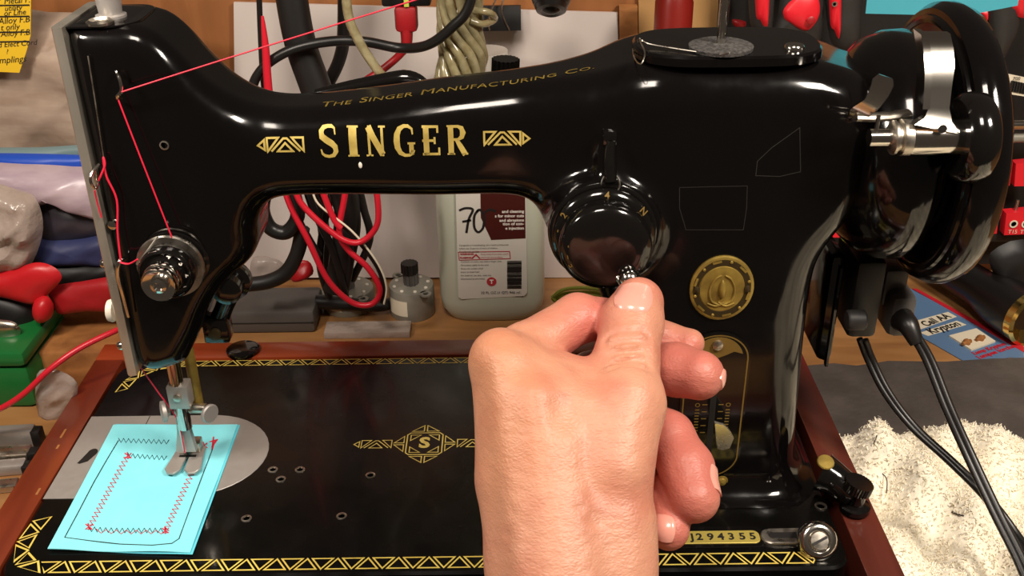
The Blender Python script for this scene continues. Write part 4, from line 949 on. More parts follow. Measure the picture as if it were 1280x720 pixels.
random.seed(3); yy = 326.
while yy < 361:
    w_ = random.choice((.5, .8, 1.2)); a0, a1 = U2(634, yy), U2(652, yy+w_); mk.box((a0[0], ly2-.03, a1[2]), (a1[0], ly2-.02, a0[2])); yy += w_+random.choice((.5, .8, 1.1))
obj('black_print', mk, 'ink', lb)
mr = MB(); ltext(mr, 'WARNING:', 575, 317.5, .19, bold=.008); ltext(mr, 'FLAMMABLE', 575, 322, .17, bold=.008); ltext(mr, 'Keep away from heat, spark', 601, 317.5, .165); ltext(mr, 'electrical, fire or flame', 601, 321.5, .165)
F = Flat(); F.st([U2(*p)[[0, 2]] for p in ((573, 315), (637, 314), (638, 323), (574, 325))], .05, closed=True); F.st([U2(*p)[[0, 2]] for p in ((590, 323), (595, 318), (600, 323))], .09)
F.to(mr, lambda a_, b2: V(a_, ly2-.02, b2)); mr.lathe([(.34, 0), (.34, .02), (0, .02)], U2(614.5, 352), AY, 24); obj('red_print', mr, 'redink', lb)
q = U2(614.5, 352); mb = MB(); put_text(mb, 'T', q+V(0, -.05, 0), EX, EZ, .42, bold=.02, align='CENTER'); obj('seal_letter', mb, 'whiteink', lb)

# electronics on the bench under the arm
q = W(345, 412, z=BZ)
ad = emp('power_adapter', (q[0], q[1]+2, BZ), 'dark grey power adapter brick lying behind the needle end of the machine', 'adapter')
a0, a1 = W(262, 420, z=BZ), W(394, 420, z=BZ)
obj('adapter_body', MB().box((a0[0], a0[1]+.2, BZ), (a1[0], a0[1]+4.0, BZ+1.75), .3), 'brick', ad)
obj('adapter_seam', MB().box((a0[0]+.1, a0[1]+.15, BZ+.85), (a1[0]-.1, a0[1]+.3, BZ+.9)), 'cable', ad)
obj('strain_relief', MB().tube([V(a1[0]-.2, a0[1]+2.2, BZ+1.4), V(a1[0]+1.8, a0[1]+2.3, BZ+1.2), V(a1[0]+4.5, a0[1]+2.6, BZ+.8), V(a1[0]+5.6, a0[1]+4.6, BZ+.5)], [.55, .48, .42, .4], 14), 'rubber', ad)
def small_motor(px, py, rad, hgt, label):
    q = W(px, py, z=BZ)+V(0, rad, 0); t = emp('small_motor', (q[0], q[1], BZ), label, 'motor')
    obj('can', MB().lathe([(rad*.97, 0), (rad, .1), (rad, hgt-.1), (rad*.97, hgt), (.7, hgt), (0, hgt)], (q[0], q[1], BZ), EZ, 34), 'motor', t)
    for A in (-.9, 2.2):
        c = V(q[0]+rad*1.12*math.cos(A), q[1]+rad*1.12*math.sin(A), BZ+hgt-.12); obj('mounting_ear', MB().lathe([(.42, 0), (.42, .12), (.2, .12), (.2, .0)], c, EZ, 16), 'motor', t)
    for k in range(8): A = k*PI/4+.3; obj('rivet', MB().lathe([(.14, 0), (.12, .06), (0, .07)], (q[0]+rad*.76*math.cos(A), q[1]+rad*.76*math.sin(A), BZ+hgt), EZ, 8), 'white', t)
    g = obj('shaft_gear', MB().knob((q[0], q[1]+.1, BZ+hgt), EZ, .55, .9, 12, .1), 'brick', t); obj('shaft_cap', MB().knob((q[0]-.05, q[1]+.1, BZ+hgt+.9), EZ, .62, .75, 14, .1), 'cable', g)
    obj('sticker', MB().add([V(q[0]+(rad+.015)*math.cos(a_), q[1]+(rad+.015)*math.sin(a_), BZ+z_) for z_ in (.5, hgt-.6) for a_ in np.linspace(-2.7, -1.7, 8)], [(i, i+1, i+9, i+8) for i in range(7)]), 'cardcream', t)
small_motor(514, 404, 1.62, 2.3, 'round grey metal stepper motor with a black gear, left of the plastic bottle')
small_motor(432, 398, 1.9, 1.5, 'grey metal motor disc half hidden behind the black and red cables')
obj('clear_tray', MB().box(W(405, 424, z=BZ), W(515, 408, z=BZ)+V(0, 0, .5), .06), 'baglight', None, 'clear plastic strip lying on the bench just behind the back rail', 'plastic strip')
obj('red_packet', pillow([(362, 330), (385, 326), (391, 343), (366, 352)], 30, .3), 'red', None, 'small red packet on the bench between the black cables', 'packet')
obj('clear_packet', pillow([(316, 322), (350, 326), (362, 350), (318, 360)], 31, .5), 'bagclear', None, 'crinkled clear packet behind the adapter brick', 'packet')
# black tube and cords
cable('black_tube', [(352, -95), (372, 40), (398, 120), (420, 200), (434, 260), (428, 320), (420, 362)], 27, [.95, .95, .98, .9, .85, .85, .85], 'rubber', 'thick matte black tube rising behind the arm near the head', 'tube', 18)
cable('looped_cable', [(322, 135), (316, 108), (332, 82), (365, 62), (410, 52), (455, 52), (500, 60), (535, 56, 24.3), (565, 34, 23.6), (588, 2, 23.4), (604, -95, 23.4)], 25.5, .30, 'cable', 'black cord crossing the white sheet in a wide wave above the arm')
cable('thick_cable', [(429, -95), (430, 30), (424, 75), (402, 122), (392, 170), (398, 240), (405, 290), (410, 350)], 30, .42, 'cable', 'black cord hanging straight between the tube and the clear cord')
cable('thin_wire', [(321, -95), (326, 50), (331, 118), (345, 190), (365, 255), (400, 320)], 26.5, .17, 'cable', 'thin black wire at the left of the thick black tube')
cable('red_lead', [(328, 20), (332, 60), (336, 118), (345, 190), (360, 250), (385, 300), (410, 350), (440, 378), (465, 380), (475, 362), (460, 335), (435, 312), (424, 290), (430, 250), (440, 190)], 25, [.08, .22, .26]+[.2]*12, 'redwire', 'red wire dropping from the left into a loop under the arm', 'wire')
cable('red_loop', [(366, 225), (375, 252), (402, 280), (430, 300), (452, 302), (471, 282), (472, 250), (466, 220)], 24.5, .2, 'redwire', 'red wire hanging in a U below the middle of the arm', 'wire')
cable('red_inner_wire', [(400, 230), (408, 252), (418, 275), (426, 285)], 24.8, .2, 'redwire', 'short piece of red wire between the two red loops', 'wire')
cable('striped_wire', [(392, 230), (400, 255), (440, 292), (470, 330), (480, 358), (478, 378)], 25.2, .17, 'cable', 'black wire with a cream stripe curving down to the stepper motor', 'wire')
cable('cream_stripe', [(390, 230), (398, 255), (441, 290), (472, 329), (483, 358), (480, 380)], 24.8, .07, 'cardcream', 'thin cream wire beside the black one near the stepper motor', 'wire')
bcb = emp('cord_bundle', tuple(W(420, 372, y=26.5)), 'dark bundle of black cords hanging under the middle of the arm', 'cord')
for k, l in enumerate(([(380, 225), (392, 262), (418, 318), (432, 372)], [(410, 225), (425, 270), (438, 320), (430, 372)], [(430, 225), (446, 270), (440, 320), (424, 365)], [(420, 225), (405, 280), (400, 330), (412, 372)], [(446, 225), (455, 262), (462, 300), (440, 350)])):
    cable('cord_strand', l, 26.2+k*.3, .26, 'cable', par=bcb)
cable('ribbed_cord', [(378, 285), (372, 315), (358, 340), (335, 352), (306, 356)], 26, .5, 'rubber', 'ribbed black cord bending left behind the adapter brick')
cable('coiled_cord', [(333, 235), (328, 262), (338, 285), (358, 290), (372, 270), (366, 240)], 25.5, .48, 'cable', 'fat black cord coil just right of the head under the arm')
cable('clear_flat_cord', [(428, -95), (434, 10), (448, 50), (468, 82), (486, 108), (500, 150)], 24, .28, 'clearcord', 'single clear plastic cord in front of the white sheet', seg=10)
random.seed(11); ccb = emp('cord_bundle', tuple(W(575, 100, y=25.6)), 'twisted bundle of clear plastic cord hanging above the arm left of the binder clip', 'cord')
for k in range(11):
    a_ = k*.57; l = []
    for i, yy in enumerate((-95, 5, 40, 70, 100, 130)):
        w_ = (22, 24, 24, 26, 26, 24)[i]; ph = a_+i*.75; l.append((575+w_*math.cos(ph)+(4 if i > 2 else 0)-(6 if i > 3 else 0), yy, 25.6+1.1*math.sin(ph)))
    cable('cord_turn', l, 26, .27, 'clearcord', par=ccb)
cable('cord_tie', [(590, 12, 24.4), (612, 16, 24.6), (618, 24, 25.6), (604, 30, 24.6), (588, 26, 24.4)], 25, .2, 'clearcord', par=ccb)
pg = emp('red_plug', tuple(W(509, 42, y=27)), 'red plug hanging from a black socket above the arm', 'plug')
obj('plug_body', MB().box(W(495, 39, y=27.4)-V(0, .5, 0), W(521, 6, y=27.4)+V(0, .6, 0), .25), 'reddark', pg)
obj('plug_neck', MB().tube([W(508, 36, y=27.3), W(508, 54, y=27.3), W(502, 66, y=27.3), W(482, 84, y=27.2), W(455, 102, y=27.1), W(430, 118, y=27)], [.4, .34, .24, .24, .24, .24], 12), 'reddark', pg)
obj('black_socket', MB().box(W(477, 9, y=27), W(537, -22, y=27)+V(0, 2, 0), .15), 'toolblack', None, 'black socket block at the top edge holding the red plug', 'socket')
obj('lime_marker', MB().box(W(505, 9, y=26.8), W(510, -12, y=26.8)+V(0, .15, 0), .03), 'lime', None, 'tiny lime green tag on the black socket above the red plug', 'tag')
bc_ = emp('binder_clip', tuple(W(625, 38, y=34.8)), 'black binder clip gripping the top of the white sheet', 'binder clip')
q0, q1 = W(602, 38, y=34.6), W(651, 8, y=34.6)
obj('clip_body', MB().prism([(0, 0), (1.0, .0), (.65, q1[2]-q0[2]), (.35, q1[2]-q0[2])], (q0[0], 34.4, q0[2]), EY, EZ, (q1[0]-q0[0], 0, 0)), 'toolblack', bc_)
obj('clip_wire', MB().tube(pts([(612, 38), (611, 22), (622, -5), (630, -8), (627, 14), (637, 38)], y=34.2), .06, 6, 5), 'steel', bc_)
cc_ = emp('black_coil', tuple(W(688, 16, y=30)), 'end of a coiled black cord hanging into the top edge', 'cord')
for k in range(4): obj('cord_turn', MB().tube([W(689+(23-k*3)*math.cos(t), (-13+k*7)+7*math.sin(t), y=30+1.3*math.sin(t)) for t in np.linspace(0, 2*PI, 16, endpoint=False)], .35, 8, 2, closed=True), 'cable', cc_)
obj('cord_core', MB().sphere(W(689, 2, y=30), .8), 'cable', cc_)
# the lever and the ribbed knob on the back of the arm
q = W(631, 96, y=11.6); P('rear_knob', MB().knob(q+V(0, 0, -.3), nrm(V(.05, 0, 1)), .66, 1.15, 18, .12), 'blackgloss')
P('rear_lever', MB().tube([W(395, 118, y=11.5), W(440, 110, y=11.5), W(505, 99, y=11.5), W(530, 106, y=11.4)], [.25, .38, .45, .3], 12, flatten=1), 'blackgloss')

# right background: can, tool rack, hand tools
q0, q1 = W(816, 60, y=31), W(863, 60, y=31); r_c = (q1[0]-q0[0])/2
cn = emp('red_can', ((q0[0]+q1[0])/2, 31, BZ), 'tall red can standing behind the black top plate', 'can')
obj('can_body', MB().lathe([(r_c*.96, 0), (r_c, .3), (r_c, 22), (r_c*.7, 23)], ((q0[0]+q1[0])/2, 31, BZ), EZ, 32), 'canred', cn)
rk = emp('tool_rack', (50, 35, BZ), 'large black tool rack covering the wall behind the hand wheel', 'tool rack')
obj('back_panel', panel([(900, -60), (1400, -60), (1400, 330), (900, 330)], 35, .6), 'toolblack', rk)
obj('rack_shelf', MB().box(W(900, 307, y=33), W(1340, 297, y=33)+V(0, 2, .3), .05), 'shelf', rk)
obj('rack_post', MB().box(W(884, 330, y=34.4), W(906, -40, y=34.4)+V(0, .6, 0), .1), 'toolblack', rk)
def plier(label, grip, insert, y=31.5):
    t = emp('pliers', tuple(np.mean(pts(grip, y=y), 0)), label, 'pliers')
    obj('handle_grip', pillow(grip, y, .7, .05), 'toolgrey', t); obj('handle_insert', pillow(insert, y-.55, .45, .02), 'redgrip', t); return t
plier('leftmost plier handle, grey with a narrow red insert, above the top plate', [(938, -95), (936, 15), (945, 42), (955, 52), (966, 30), (968, -95)], [(944, -95), (944, 10), (950, 26), (957, 33), (961, 18), (962, -95)])
t_ = plier('large plier handle, grey with a big rounded red insert', [(990, -95), (972, 20), (960, 60), (1000, 62), (1022, 58), (1029, 20), (1032, -95)], [(1000, -8), (982, 8), (979, 18), (985, 28), (1007, 39), (1020, 28), (1025, 12), (1020, -6)])
obj('handle_dimple', MB().lathe([(.28, 0), (.2, .05), (0, .05)], W(1014, 26, y=30.35), AY, 12), 'reddark', t_)
t_ = plier('slim plier handle with a long red stripe left of the teal card', [(1030, -95), (1034, 30), (1047, 62), (1070, 64), (1076, 30), (1072, -95)], [(1036, -95), (1037, 20), (1043, 38), (1049, 48), (1051, 20), (1051, -95)])
obj('handle_ring', MB().lathe([(.17, 0), (.17, .05), (.1, .05), (.1, 0)], W(1043, 5, y=30.4), AY, 14), 'steel', t_)
plier('plier handle with a red insert at the top right corner', [(1240, -95), (1236, 30), (1246, 80), (1262, 60), (1275, 20), (1280, -95)], [(1264, -95), (1262, 0), (1268, 14), (1276, 22), (1290, 10), (1290, -95)])
plier('plier handle showing a small red wedge right of the hand wheel top', [(1210, 0), (1214, 40), (1226, 60), (1240, 40), (1244, 0)], [(1222, 12), (1226, 20), (1232, 28), (1238, 18), (1240, 8)], 32.5)
obj('red_tag', pillow([(916, 24), (932, 27), (930, 35), (918, 33)], 34, .3, .01), 'reddark', None, 'small dark red tag in the shadow beside the spool pin', 'tag')
obj('teal_card', panel([(1092, -80), (1082, 17), (1170, 19), (1200, 21), (1272, 7), (1290, -80)], 21, .06), 'teal', None, 'teal card sticking down over the hand wheel from the top edge', 'card')
obj('price_label', panel([(1258, 92), (1296, 100), (1296, 123), (1258, 117)], 32.5, .1), 'cardcream', None, 'small cream barcode label right of the hand wheel', 'label')
mb = MB(); 
for k in range(9): a0, a1 = W(1264+k*3.2, 101+k*.7, y=32.45), W(1265.4+k*3.2, 114+k*.6, y=32.45); mb.box((a0[0], 32.42, a1[2]), (a1[0], 32.48, a0[2]))
put_text(mb, '700', W(1266, 98.5, y=32.42), EX, EZ, .34)
obj('bar_print', mb, 'ink', bpy.data.objects['price_label'])
obj('chrome_bar', MB().lathe([(.32, 0), (.32, 6)], W(1258, 156, y=31), AX, 16), 'chrome', None, 'chrome bar sticking out right of the hand wheel', 'bar')
obj('dull_bar', MB().lathe([(.35, 0), (.35, 6)], W(1258, 172, y=31.5), AX, 16), 'motor', None, 'dull grey bar just under the chrome bar at the right', 'bar')
def bit_holder(label, l, y=32.2, letters=True):
    t = emp('bit_holder', tuple(np.mean(pts(l, y=y), 0)), label, 'bit holder')
    obj('holder_body', panel(l, y, .8), 'redgrip', t)
    if letters:
        mb = MB()
        for k in range(2): q = W(l[0][0]+9+k*15, l[0][1]+13, y=y-.05); mb.lathe([(.30, 0), (.30, .03), (.19, .03), (.19, 0)], q, AY, 16)
        put_text(mb, 'T15', W(l[0][0]+2, l[0][1]+23, y=y-.06), EX, EZ, .42); put_text(mb, 'T1', W(l[0][0]+17, l[0][1]+23, y=y-.06), EX, EZ, .42)
        obj('size_print', mb, 'cardcream', t)
        obj('driver_bit', MB().lathe([(.12, 0), (.12, 1.2)], W(l[0][0]+10, l[0][1]+2, y=y+.4), EZ, 8), 'steel', t)
bit_holder('red bit holder marked T15 on the shelf right of the hand wheel', [(1258, 267), (1300, 263), (1302, 292), (1255, 294)])
bit_holder('red bit holder at the right edge above the one marked T15', [(1270, 205), (1300, 202), (1302, 232), (1268, 233)], letters=False)
bit_holder('thin red bit holder edge touching the hand wheel', [(1262, 204), (1266, 203), (1262, 232), (1258, 232)], letters=False)
bit_holder('red bit holder behind the lower right of the hand wheel', [(1238, 264), (1249, 262), (1246, 292), (1234, 293)], letters=False)
bit_holder('red block between the machine body and the hand wheel drum', [(1044, 268), (1072, 268), (1074, 297), (1040, 297)], letters=False)
# bench clutter at the right
cd = emp('bulb_card', tuple(W(1210, 420, z=BZ)), 'blue blister card reading Cell AA Krypton lying on the bench', 'packaging')
bq_ = [(1140, 362), (1290, 446), (1216, 456), (1150, 417)]
def flatpoly(l, z, th): q = pts(l, z=z); return MB().prism([(a[0], a[1]) for a in q], (0, 0, z), EX, EY, (0, 0, th))
obj('card_sheet', flatpoly([(1128, 356), (1300, 450), (1262, 447), (1222, 455), (1208, 454), (1152, 422), (1120, 402)], BZ+.02, .05), 'cardblue', cd)
obj('red_edge', flatpoly([(1140, 361), (1146, 361), (1292, 440), (1286, 444)], BZ+.075, .02), 'cardred', cd)
obj('name_band', flatpoly([(1138, 403), (1185, 390), (1196, 396), (1150, 412)], BZ+.075, .015), 'cardcream', cd)
obj('name_band', flatpoly([(1150, 416), (1196, 401), (1208, 406), (1160, 420)], BZ+.075, .015), 'cardcream', cd)
mb = MB()
for s, p0, p1 in (('Cell AA', (1154, 406), (1186, 394)), ('Krypton', (1161, 415), (1198, 404))):
    a0, a1 = W(*p0, z=BZ+.1), W(*p1, z=BZ+.1); u = nrm(a1-a0); w_ = V(-u[1], u[0], 0); L_ = np.linalg.norm(a1-a0); v, f = text_mesh(s, 1, .03); mx = v[:, 0].max()
    mb.add([a0+u*(p[0]/mx*L_)+w_*(p[1]*.95) for p in v], f, 0, True)
obj('card_lettering', mb, 'ink', cd)
obj('bulb_window', flatpoly([(1186, 421), (1220, 412), (1244, 428), (1214, 439)], BZ+.075, .12), 'cardcream', cd)
for px, py in ((1206, 429), (1223, 424)):
    b_ = obj('bulb', MB().lathe([(.12, 0), (.12, .25), (.26, .35), (.26, .5), (.16, .6), (.14, .8), (0, .85)], W(px-3, py+1, z=BZ+.3), V(.9, .5, 0), 14), 'block', cd)
mb = MB(); a0 = W(1222, 447, z=BZ+.1); u = nrm(W(1256, 436, z=BZ+.1)-a0); put_text(mb, 'Lampes torche', a0, u, V(-u[1], u[0], 0), .55, bold=.02); put_text(mb, 'Lamp Krypton', a0+V(-.1, .5, 0), u, V(-u[1], u[0], 0), .5, bold=.02); obj('red_lettering', mb, 'cardred', cd)
fl0, fl1 = W(1185, 330, z=BZ+2.2), W(1284, 404, z=BZ+1.5)
fl = emp('flashlight', tuple((fl0+fl1)/2*V(1, 1, 0)+V(0, 0, BZ)), 'black flashlight with a brass-rimmed lens lying at the right', 'flashlight')
dx = nrm(fl1-fl0)*V(1, 1, 0); dx = nrm(dx); Lf = np.linalg.norm((fl1-fl0)[:2]); o_ = V(fl0[0], fl0[1], BZ+1.9)
obj('barrel', MB().lathe([(1.3, -4), (1.4, -3.9), (1.4, Lf*.45), (1.85, Lf*.72), (1.9, Lf*.98)], o_, dx, 28), 'torch', fl)
obj('lens_rim', MB().lathe([(1.9, Lf*.97), (1.92, Lf*1.04), (1.7, Lf*1.06), (1.0, Lf*.98), (.3, Lf*.9), (0, Lf*.9)], o_, dx, 28), 'reflector', fl)
obj('grey_pouch', pillow([(1238, 316), (1290, 306), (1300, 420), (1270, 392), (1248, 356)], 29, 1.0, .1), 'toolblack', None, 'dark grey pouch on the bench above the flashlight', 'pouch')
cable('lime_string', [(690, 372), (705, 362), (735, 360), (770, 366), (775, 376), (740, 380), (700, 378), (690, 372)], 20.5, .12, 'lime', 'lime green string loop behind the index finger', 'string')
for dz in (0, 1): cable('lime_string', [(694, 370+dz*4), (710, 366+dz*4), (740, 365+dz*4), (770, 370+dz*3)], 20.7, .1, 'lime', ('upper', 'lower')[dz]+' strand of lime string lying inside the loop behind the finger', 'string')
cable('yellow_cord', [(1020, 322), (1050, 320), (1085, 321), (1102, 319), (1106, 327)], 18, .26, 'lime', 'yellow cord lying behind the motor socket', 'cord')
ms_ = [(995, 462), (1042, 458), (1070, 461), (1110, 455), (1180, 456), (1240, 452), (1330, 450), (1420, 560), (1100, 640), (1000, 600)]
obj('rubber_mat', flatpoly(ms_, BZ+.02, .25), 'mat', None, 'dark grey rubber mat on the bench behind the towel', 'mat')
# plug and cords of the motor
pl_ = emp('power_plug', tuple(W(1130, 420, y=8.5)), 'dark grey power plug pushed into the socket under the hand wheel', 'plug')
obj('plug_body', MB().box(W(1108, 424, y=8.2), W(1151, 372, y=8.2)+V(0, 2.6, 0), .4), 'brick', pl_)
obj('plug_housing', MB().box(W(1100, 385, y=9.2), W(1140, 338, y=9.2)+V(0, 2.2, 0), .3), 'brick', pl_)
obj('cord_relief', MB().tube([W(1128, 400, y=8.0), W(1136, 408, y=7.4), W(1146, 430, y=6.8)], [.62, .5, .3], 14), 'cable', pl_)
def twin(name, l, r, label):
    t = emp(name, tuple(l[len(l)//2]), label, 'cable')
    P0 = [V(*p) for p in l]; off = V(r*.8, -r*.3, 0)
    obj('cord_strand', MB().tube([p+off for p in P0], r, 10, 8), 'cable', t); obj('cord_strand', MB().tube([p-off for p in P0], r, 10, 8), 'cable', t)
twin('motor_cable', [W(1136, 408, y=7.2), W(1160, 448, y=6.4), W(1185, 510, y=4.8), W(1212, 570, y=3.2), W(1245, 640, y=1.0), W(1275, 700, y=-1.0), W(1300, 760, y=-3)], .17, 'black twin cord falling from the plug across the towel to the bottom right')
twin('lamp_cable', [W(1078, 424, y=8.2), W(1088, 450, y=8.0), W(1108, 490, y=7.0), W(1140, 532, y=5.8), W(1190, 578, y=4.0), W(1232, 620, y=2.4), W(1270, 670, y=.8), W(1310, 730, y=-2)], .16, 'black twin cord from the socket that crosses behind the other cord')
# towel
tx0, ty0 = 41.2, -13.5; nxx, nyy = 150, 206; stp = .16
def edge_y(x): return float(np.interp(x, [41, 42.5, 46, 50, 53, 56, 60, 66], [13.2, 13.4, 14.4, 14.9, 13.6, 15.8, 17.6, 18.5]))+.2*math.sin(x*2.3)
def tz(x, y):
    e = max(0, min(1, (edge_y(x)-y)/1.6)); z = 1.5*math.sqrt(e)
    z += .9*math.exp(-((x-44.5-(9-y)*.33)/1.6)**2)*e+1.5*math.exp(-((x-56-(y)*.5)/3.0)**2)*e+.55*math.sin((x+y*.6)*.9)*e+.3*math.sin(x*1.9-y*1.1)*e
    return z+.9*e*max(0, (4-y)/8)
tv = []; tf = []
rng = np.random.RandomState(4); idx = {}
for i in range(nxx):
    for j in range(nyy):
        x = tx0+i*stp; y = ty0+j*stp
        if y > edge_y(x)+.1: continue
        idx[i, j] = len(tv); tv.append((x+rng.uniform(-.04, .04), y+rng.uniform(-.04, .04), BZ+.15+max(tz(x, y), .02)+rng.uniform(-.07, .07)))
for (i, j), a_ in idx.items():
    if (i+1, j) in idx and (i, j+1) in idx and (i+1, j+1) in idx: tf.append((a_, idx[i+1, j], idx[i+1, j+1], idx[i, j+1]))
M['towel'] = mat('towel_cotton', (248, 240, 220), .95, noise=(60, .4, (238, 224, 196)), bump=(420, .6, .06), sheen=.3)
tw = emp('towel', (52, 0, BZ), 'cream terry towel crumpled on the bench at the lower right', 'towel')
obj('towel_cloth', MB().add(tv, tf), 'towel', tw)
lv = []; lf_ = []; tva = np.array(tv)
for k in range(26000):
    p = tva[rng.randint(len(tva))]+V(rng.uniform(-.08, .08), rng.uniform(-.08, .08), -.02); a_ = rng.uniform(0, 2*PI); d = V(math.cos(a_), math.sin(a_), 0); L_ = rng.uniform(.10, .2); o_ = len(lv); sdv = V(-d[1], d[0], 0)*.028; t2 = V(rng.uniform(-.1, .1), rng.uniform(-.1, .1), L_)
    lv += [p-sdv, p+sdv, p+t2+sdv*.8+d*.04, p+t2-sdv*.8+d*.04, p+d*.13+V(0, 0, L_*.4)+sdv, p+d*.13+V(0, 0, L_*.4)-sdv]; lf_ += [(o_, o_+1, o_+2, o_+3), (o_+3, o_+2, o_+4, o_+5)]
obj('terry_loops', MB().add(lv, lf_), 'towel', tw, kind='stuff')
def ontow(px, py):
    q = W(px, py, z=BZ+2)
    for _ in range(4): q = W(px, py, z=BZ+.35+max(tz(q[0], q[1]), 0))
    return q
obj('loose_thread', MB().tube([ontow(*p) for p in ((1099, 527), (1096, 545), (1088, 566), (1096, 585), (1108, 598), (1108, 616))], .03, 5, 5), 'hair', None, 'fine dark thread lying on the cream towel near the rail', 'thread')
obj('thread_scrap', MB().tube([ontow(*p) for p in ((1190, 640), (1197, 643), (1205, 645))], .05, 5, 4), 'hair', None, 'tiny dark thread scrap in the middle of the towel', 'thread')

# ------------------------------------------------------------------ clutter at the left
sn = obj('sticky_note', panel([(-40, -40), (39, -40), (38, 45), (33, 64), (24, 91), (-40, 88)], 27, .08), 'yellow', None, 'yellow note with handwriting stuck in the top left corner', 'note')
mb = MB()
for s, px, py, sz in (('Metal F.', 4, 2, .75), ('utility', 5, 11, .7), ('or Line', 4, 17, .7), ('Alloy F.B', -3, 27, .8), ('t only', 0, 35, .75), ('Alloy F.B', 0, 43, .75), ('nd Elect Cord', -8, 57, .7), ('?', 7, 65, .6), ('mplings', -2, 76, .85)):
    put_text(mb, s, W(px, py, y=26.97), nrm(V(1, 0, .06)), EZ, sz*.66, shear=.35)
for yy in (6.5, 20.5, 40, 52): a0, a1 = W(-40, yy, y=26.97), W(37, yy+.6, y=26.97); mb.box((a0[0], 26.96, a1[2]), (a1[0], 26.98, a0[2]))
obj('handwriting', mb, 'ink', sn)
def heap(name, l, y, dep, m, label, cat, amp=.25, fr=1.2, seed=0, up=4): return obj(name, pillow(l, y, dep, amp, fr, seed=seed, up=up), m, None, label, cat)
heap('plastic_bag', [(-60, 14), (60, 15), (190, 20), (228, 40), (225, 130), (205, 210), (60, 215), (-60, 210)], 30, 2.2, 'bag', 'large brownish plastic bag against the wall at the left', 'plastic bag', .3, .7)
heap('teal_folder', [(-50, 186), (50, 184), (150, 180), (155, 205), (40, 204), (-50, 204)], 26.5, .5, 'tealplastic', 'thin dull teal edge above the bright blue folder at the left', 'folder', .06)
heap('blue_folder', [(-50, 193), (50, 192), (150, 198), (155, 216), (40, 207), (-50, 206)], 25.8, .6, 'blueplastic', 'bright blue plastic folder edge at the left', 'folder', .05)
heap('lilac_bag', [(-60, 206), (30, 205), (90, 208), (160, 216), (160, 275), (110, 262), (80, 240), (48, 256), (-60, 262)], 25, 1.5, 'lilac', 'pale lilac plastic bag folded over below the blue folder', 'plastic bag', .22, 1.0, 2)
heap('charcoal_case', [(42, 245), (75, 240), (110, 250), (160, 262), (140, 290), (95, 300), (50, 298)], 25.5, 1.2, 'charcoal', 'dark charcoal pouch under the lilac bag', 'pouch', .1)
heap('navy_cloth', [(40, 296), (90, 296), (150, 290), (165, 330), (100, 328), (42, 326)], 25.2, 1.3, 'navy', 'folded navy cloth below the charcoal pouch', 'cloth', .15, 1.4)
heap('black_pouch', [(30, 322), (100, 322), (170, 322), (170, 362), (100, 366), (30, 350)], 25.4, 1.4, 'toolblack', 'black pouch between the navy cloth and the red folders', 'pouch', .15)
heap('crinkled_bag', [(-40, 232), (25, 238), (46, 250), (54, 285), (42, 325), (20, 346), (-40, 352)], 23.5, 1.8, 'baglight', 'crinkled clear plastic bag at the left edge above the red pouch', 'plastic bag', .35, 1.6, 1)
heap('red_pouch', [(-50, 344), (10, 338), (45, 328), (68, 334), (77, 348), (62, 366), (46, 380), (10, 372), (-50, 360)], 22.5, .7, 'red', 'bright red pouch with rounded corner at the left edge', 'pouch', .06, 1, 0, 5)
heap('red_folder', [(58, 360), (100, 352), (165, 346), (170, 386), (110, 388), (74, 392), (66, 376)], 23.5, .7, 'reddark', 'dark red folder lying right of the bright red pouch', 'folder', .08)
heap('red_roll', [(44, 374), (58, 370), (67, 382), (64, 397), (50, 402), (42, 390)], 22.2, .8, 'red', 'round end of a small red roll below the bright red pouch', 'roll', .02)
heap('dark_case', [(-50, 358), (30, 372), (50, 400), (40, 425), (-50, 430)], 23.2, 1.3, 'toolblack', 'black case between the red pouch and the green box', 'case', .1)
q0 = W(-8, 520, z=BZ); g0, g1 = W(-60, 520, z=BZ), W(47, 512, z=BZ)
gb = emp('green_box', (g1[0]-5, g1[1]+4, BZ), 'green plastic box with rounded edges at the left edge', 'box')
obj('box_body', MB().box((g0[0]-2, g1[1]+.1, BZ), (g1[0], g1[1]+7, BZ+3.1), .5), 'green', gb)
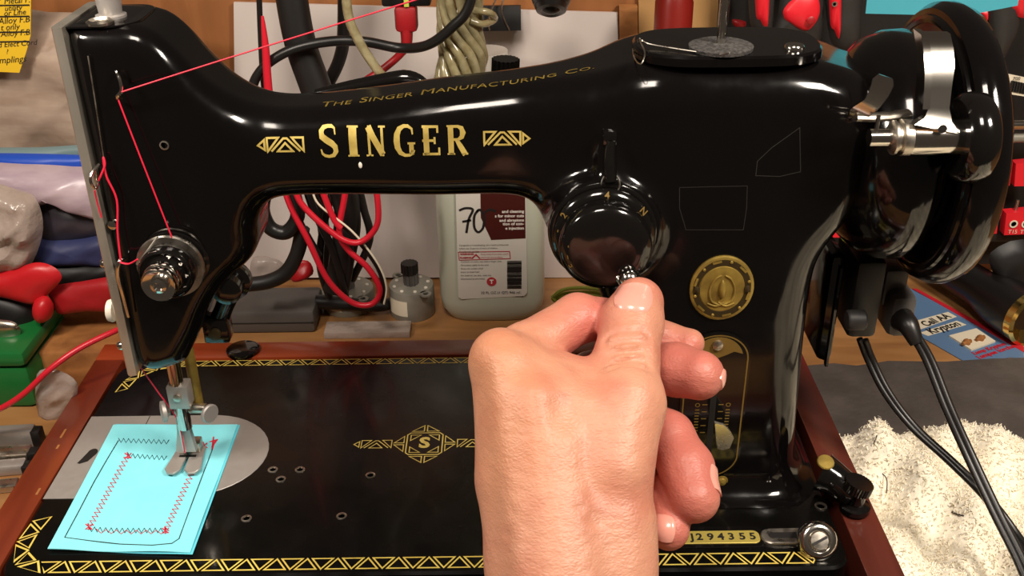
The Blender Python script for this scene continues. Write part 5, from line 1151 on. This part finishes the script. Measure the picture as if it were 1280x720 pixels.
obj('box_lid', MB().box((g0[0]-2, g1[1]-.05, BZ+3.1), (g1[0]+.05, g1[1]+7.2, BZ+4.2), .4), 'green', gb)
obj('box_latch', MB().box((g1[0]-3.1, g1[1]-.25, BZ+1.8), (g1[0]-2.3, g1[1]+.1, BZ+2.9), .12), 'green', gb)
b0, b1 = W(62, 490, z=BZ), W(140, 486, z=BZ)
obj('brown_block', MB().box((b0[0]-.6, b0[1]+.1, BZ), (b0[0]+6.0, b0[1]+7.2, BZ+2.9), .25), 'block', None, 'rough brown block on the bench beyond the left rail', 'block')
obj('clear_wrap', MB().add(*(lambda m_: (m_.v, m_.f))(pillow([(46, 468), (70, 462), (96, 478), (92, 505), (74, 524), (48, 518)], 14.5, .5, .15, 2.2))), 'bagclear', None, 'scrap of clear wrap between the green box and the brown block', 'plastic wrap')
cable('red_cable', [(-30, 522, 13.5), (0, 511, 13.5), (30, 492, 13.6), (62, 462, 14), (100, 435, 15), (150, 411, 16.5), (170, 404, 18)], 15, .17, 'redwire', 'bright red cable arching over the green box to the machine head', 'cable')
for k, (y0, y1, h_) in enumerate(((562, 552, 1.3), (582, 574, .9), (596, 588, .7), (618, 606, .5))):
    a0, a1 = W(-60, y0+12, z=BZ), W((44, 38, 30, 20)[k], y0, z=BZ)
    t = emp('steel_tool', ((a0[0]+a1[0])/2, a0[1], BZ), ('topmost', 'second', 'third', 'lowest')[k]+' of the dark steel tools stacked left of the wooden rail', 'tool', 'steel tools left of the rail')
    R_ = np.array(Matrix.Rotation(.07+.03*k, 3, 'Z'))
    obj('tool_shank', MB().box((a0[0], a1[1]-.1, BZ), (a1[0], a1[1]+.75, BZ+h_), .15, R=R_), 'satin' if k % 2 == 0 else 'steel', t)
    obj('tool_tip', MB().box((a1[0]-.1, a1[1]+.12-.1, BZ+.02), (a1[0]+.45, a1[1]+.85-.1, BZ+h_-.06), .08), 'toolblack', t)
heap('metal_clasp', [(-30, 402), (8, 400), (24, 408), (20, 422), (-30, 424)], 21.0, .4, 'steel', 'metal clasp with a ring lying on top of the green box', 'clasp', .03)
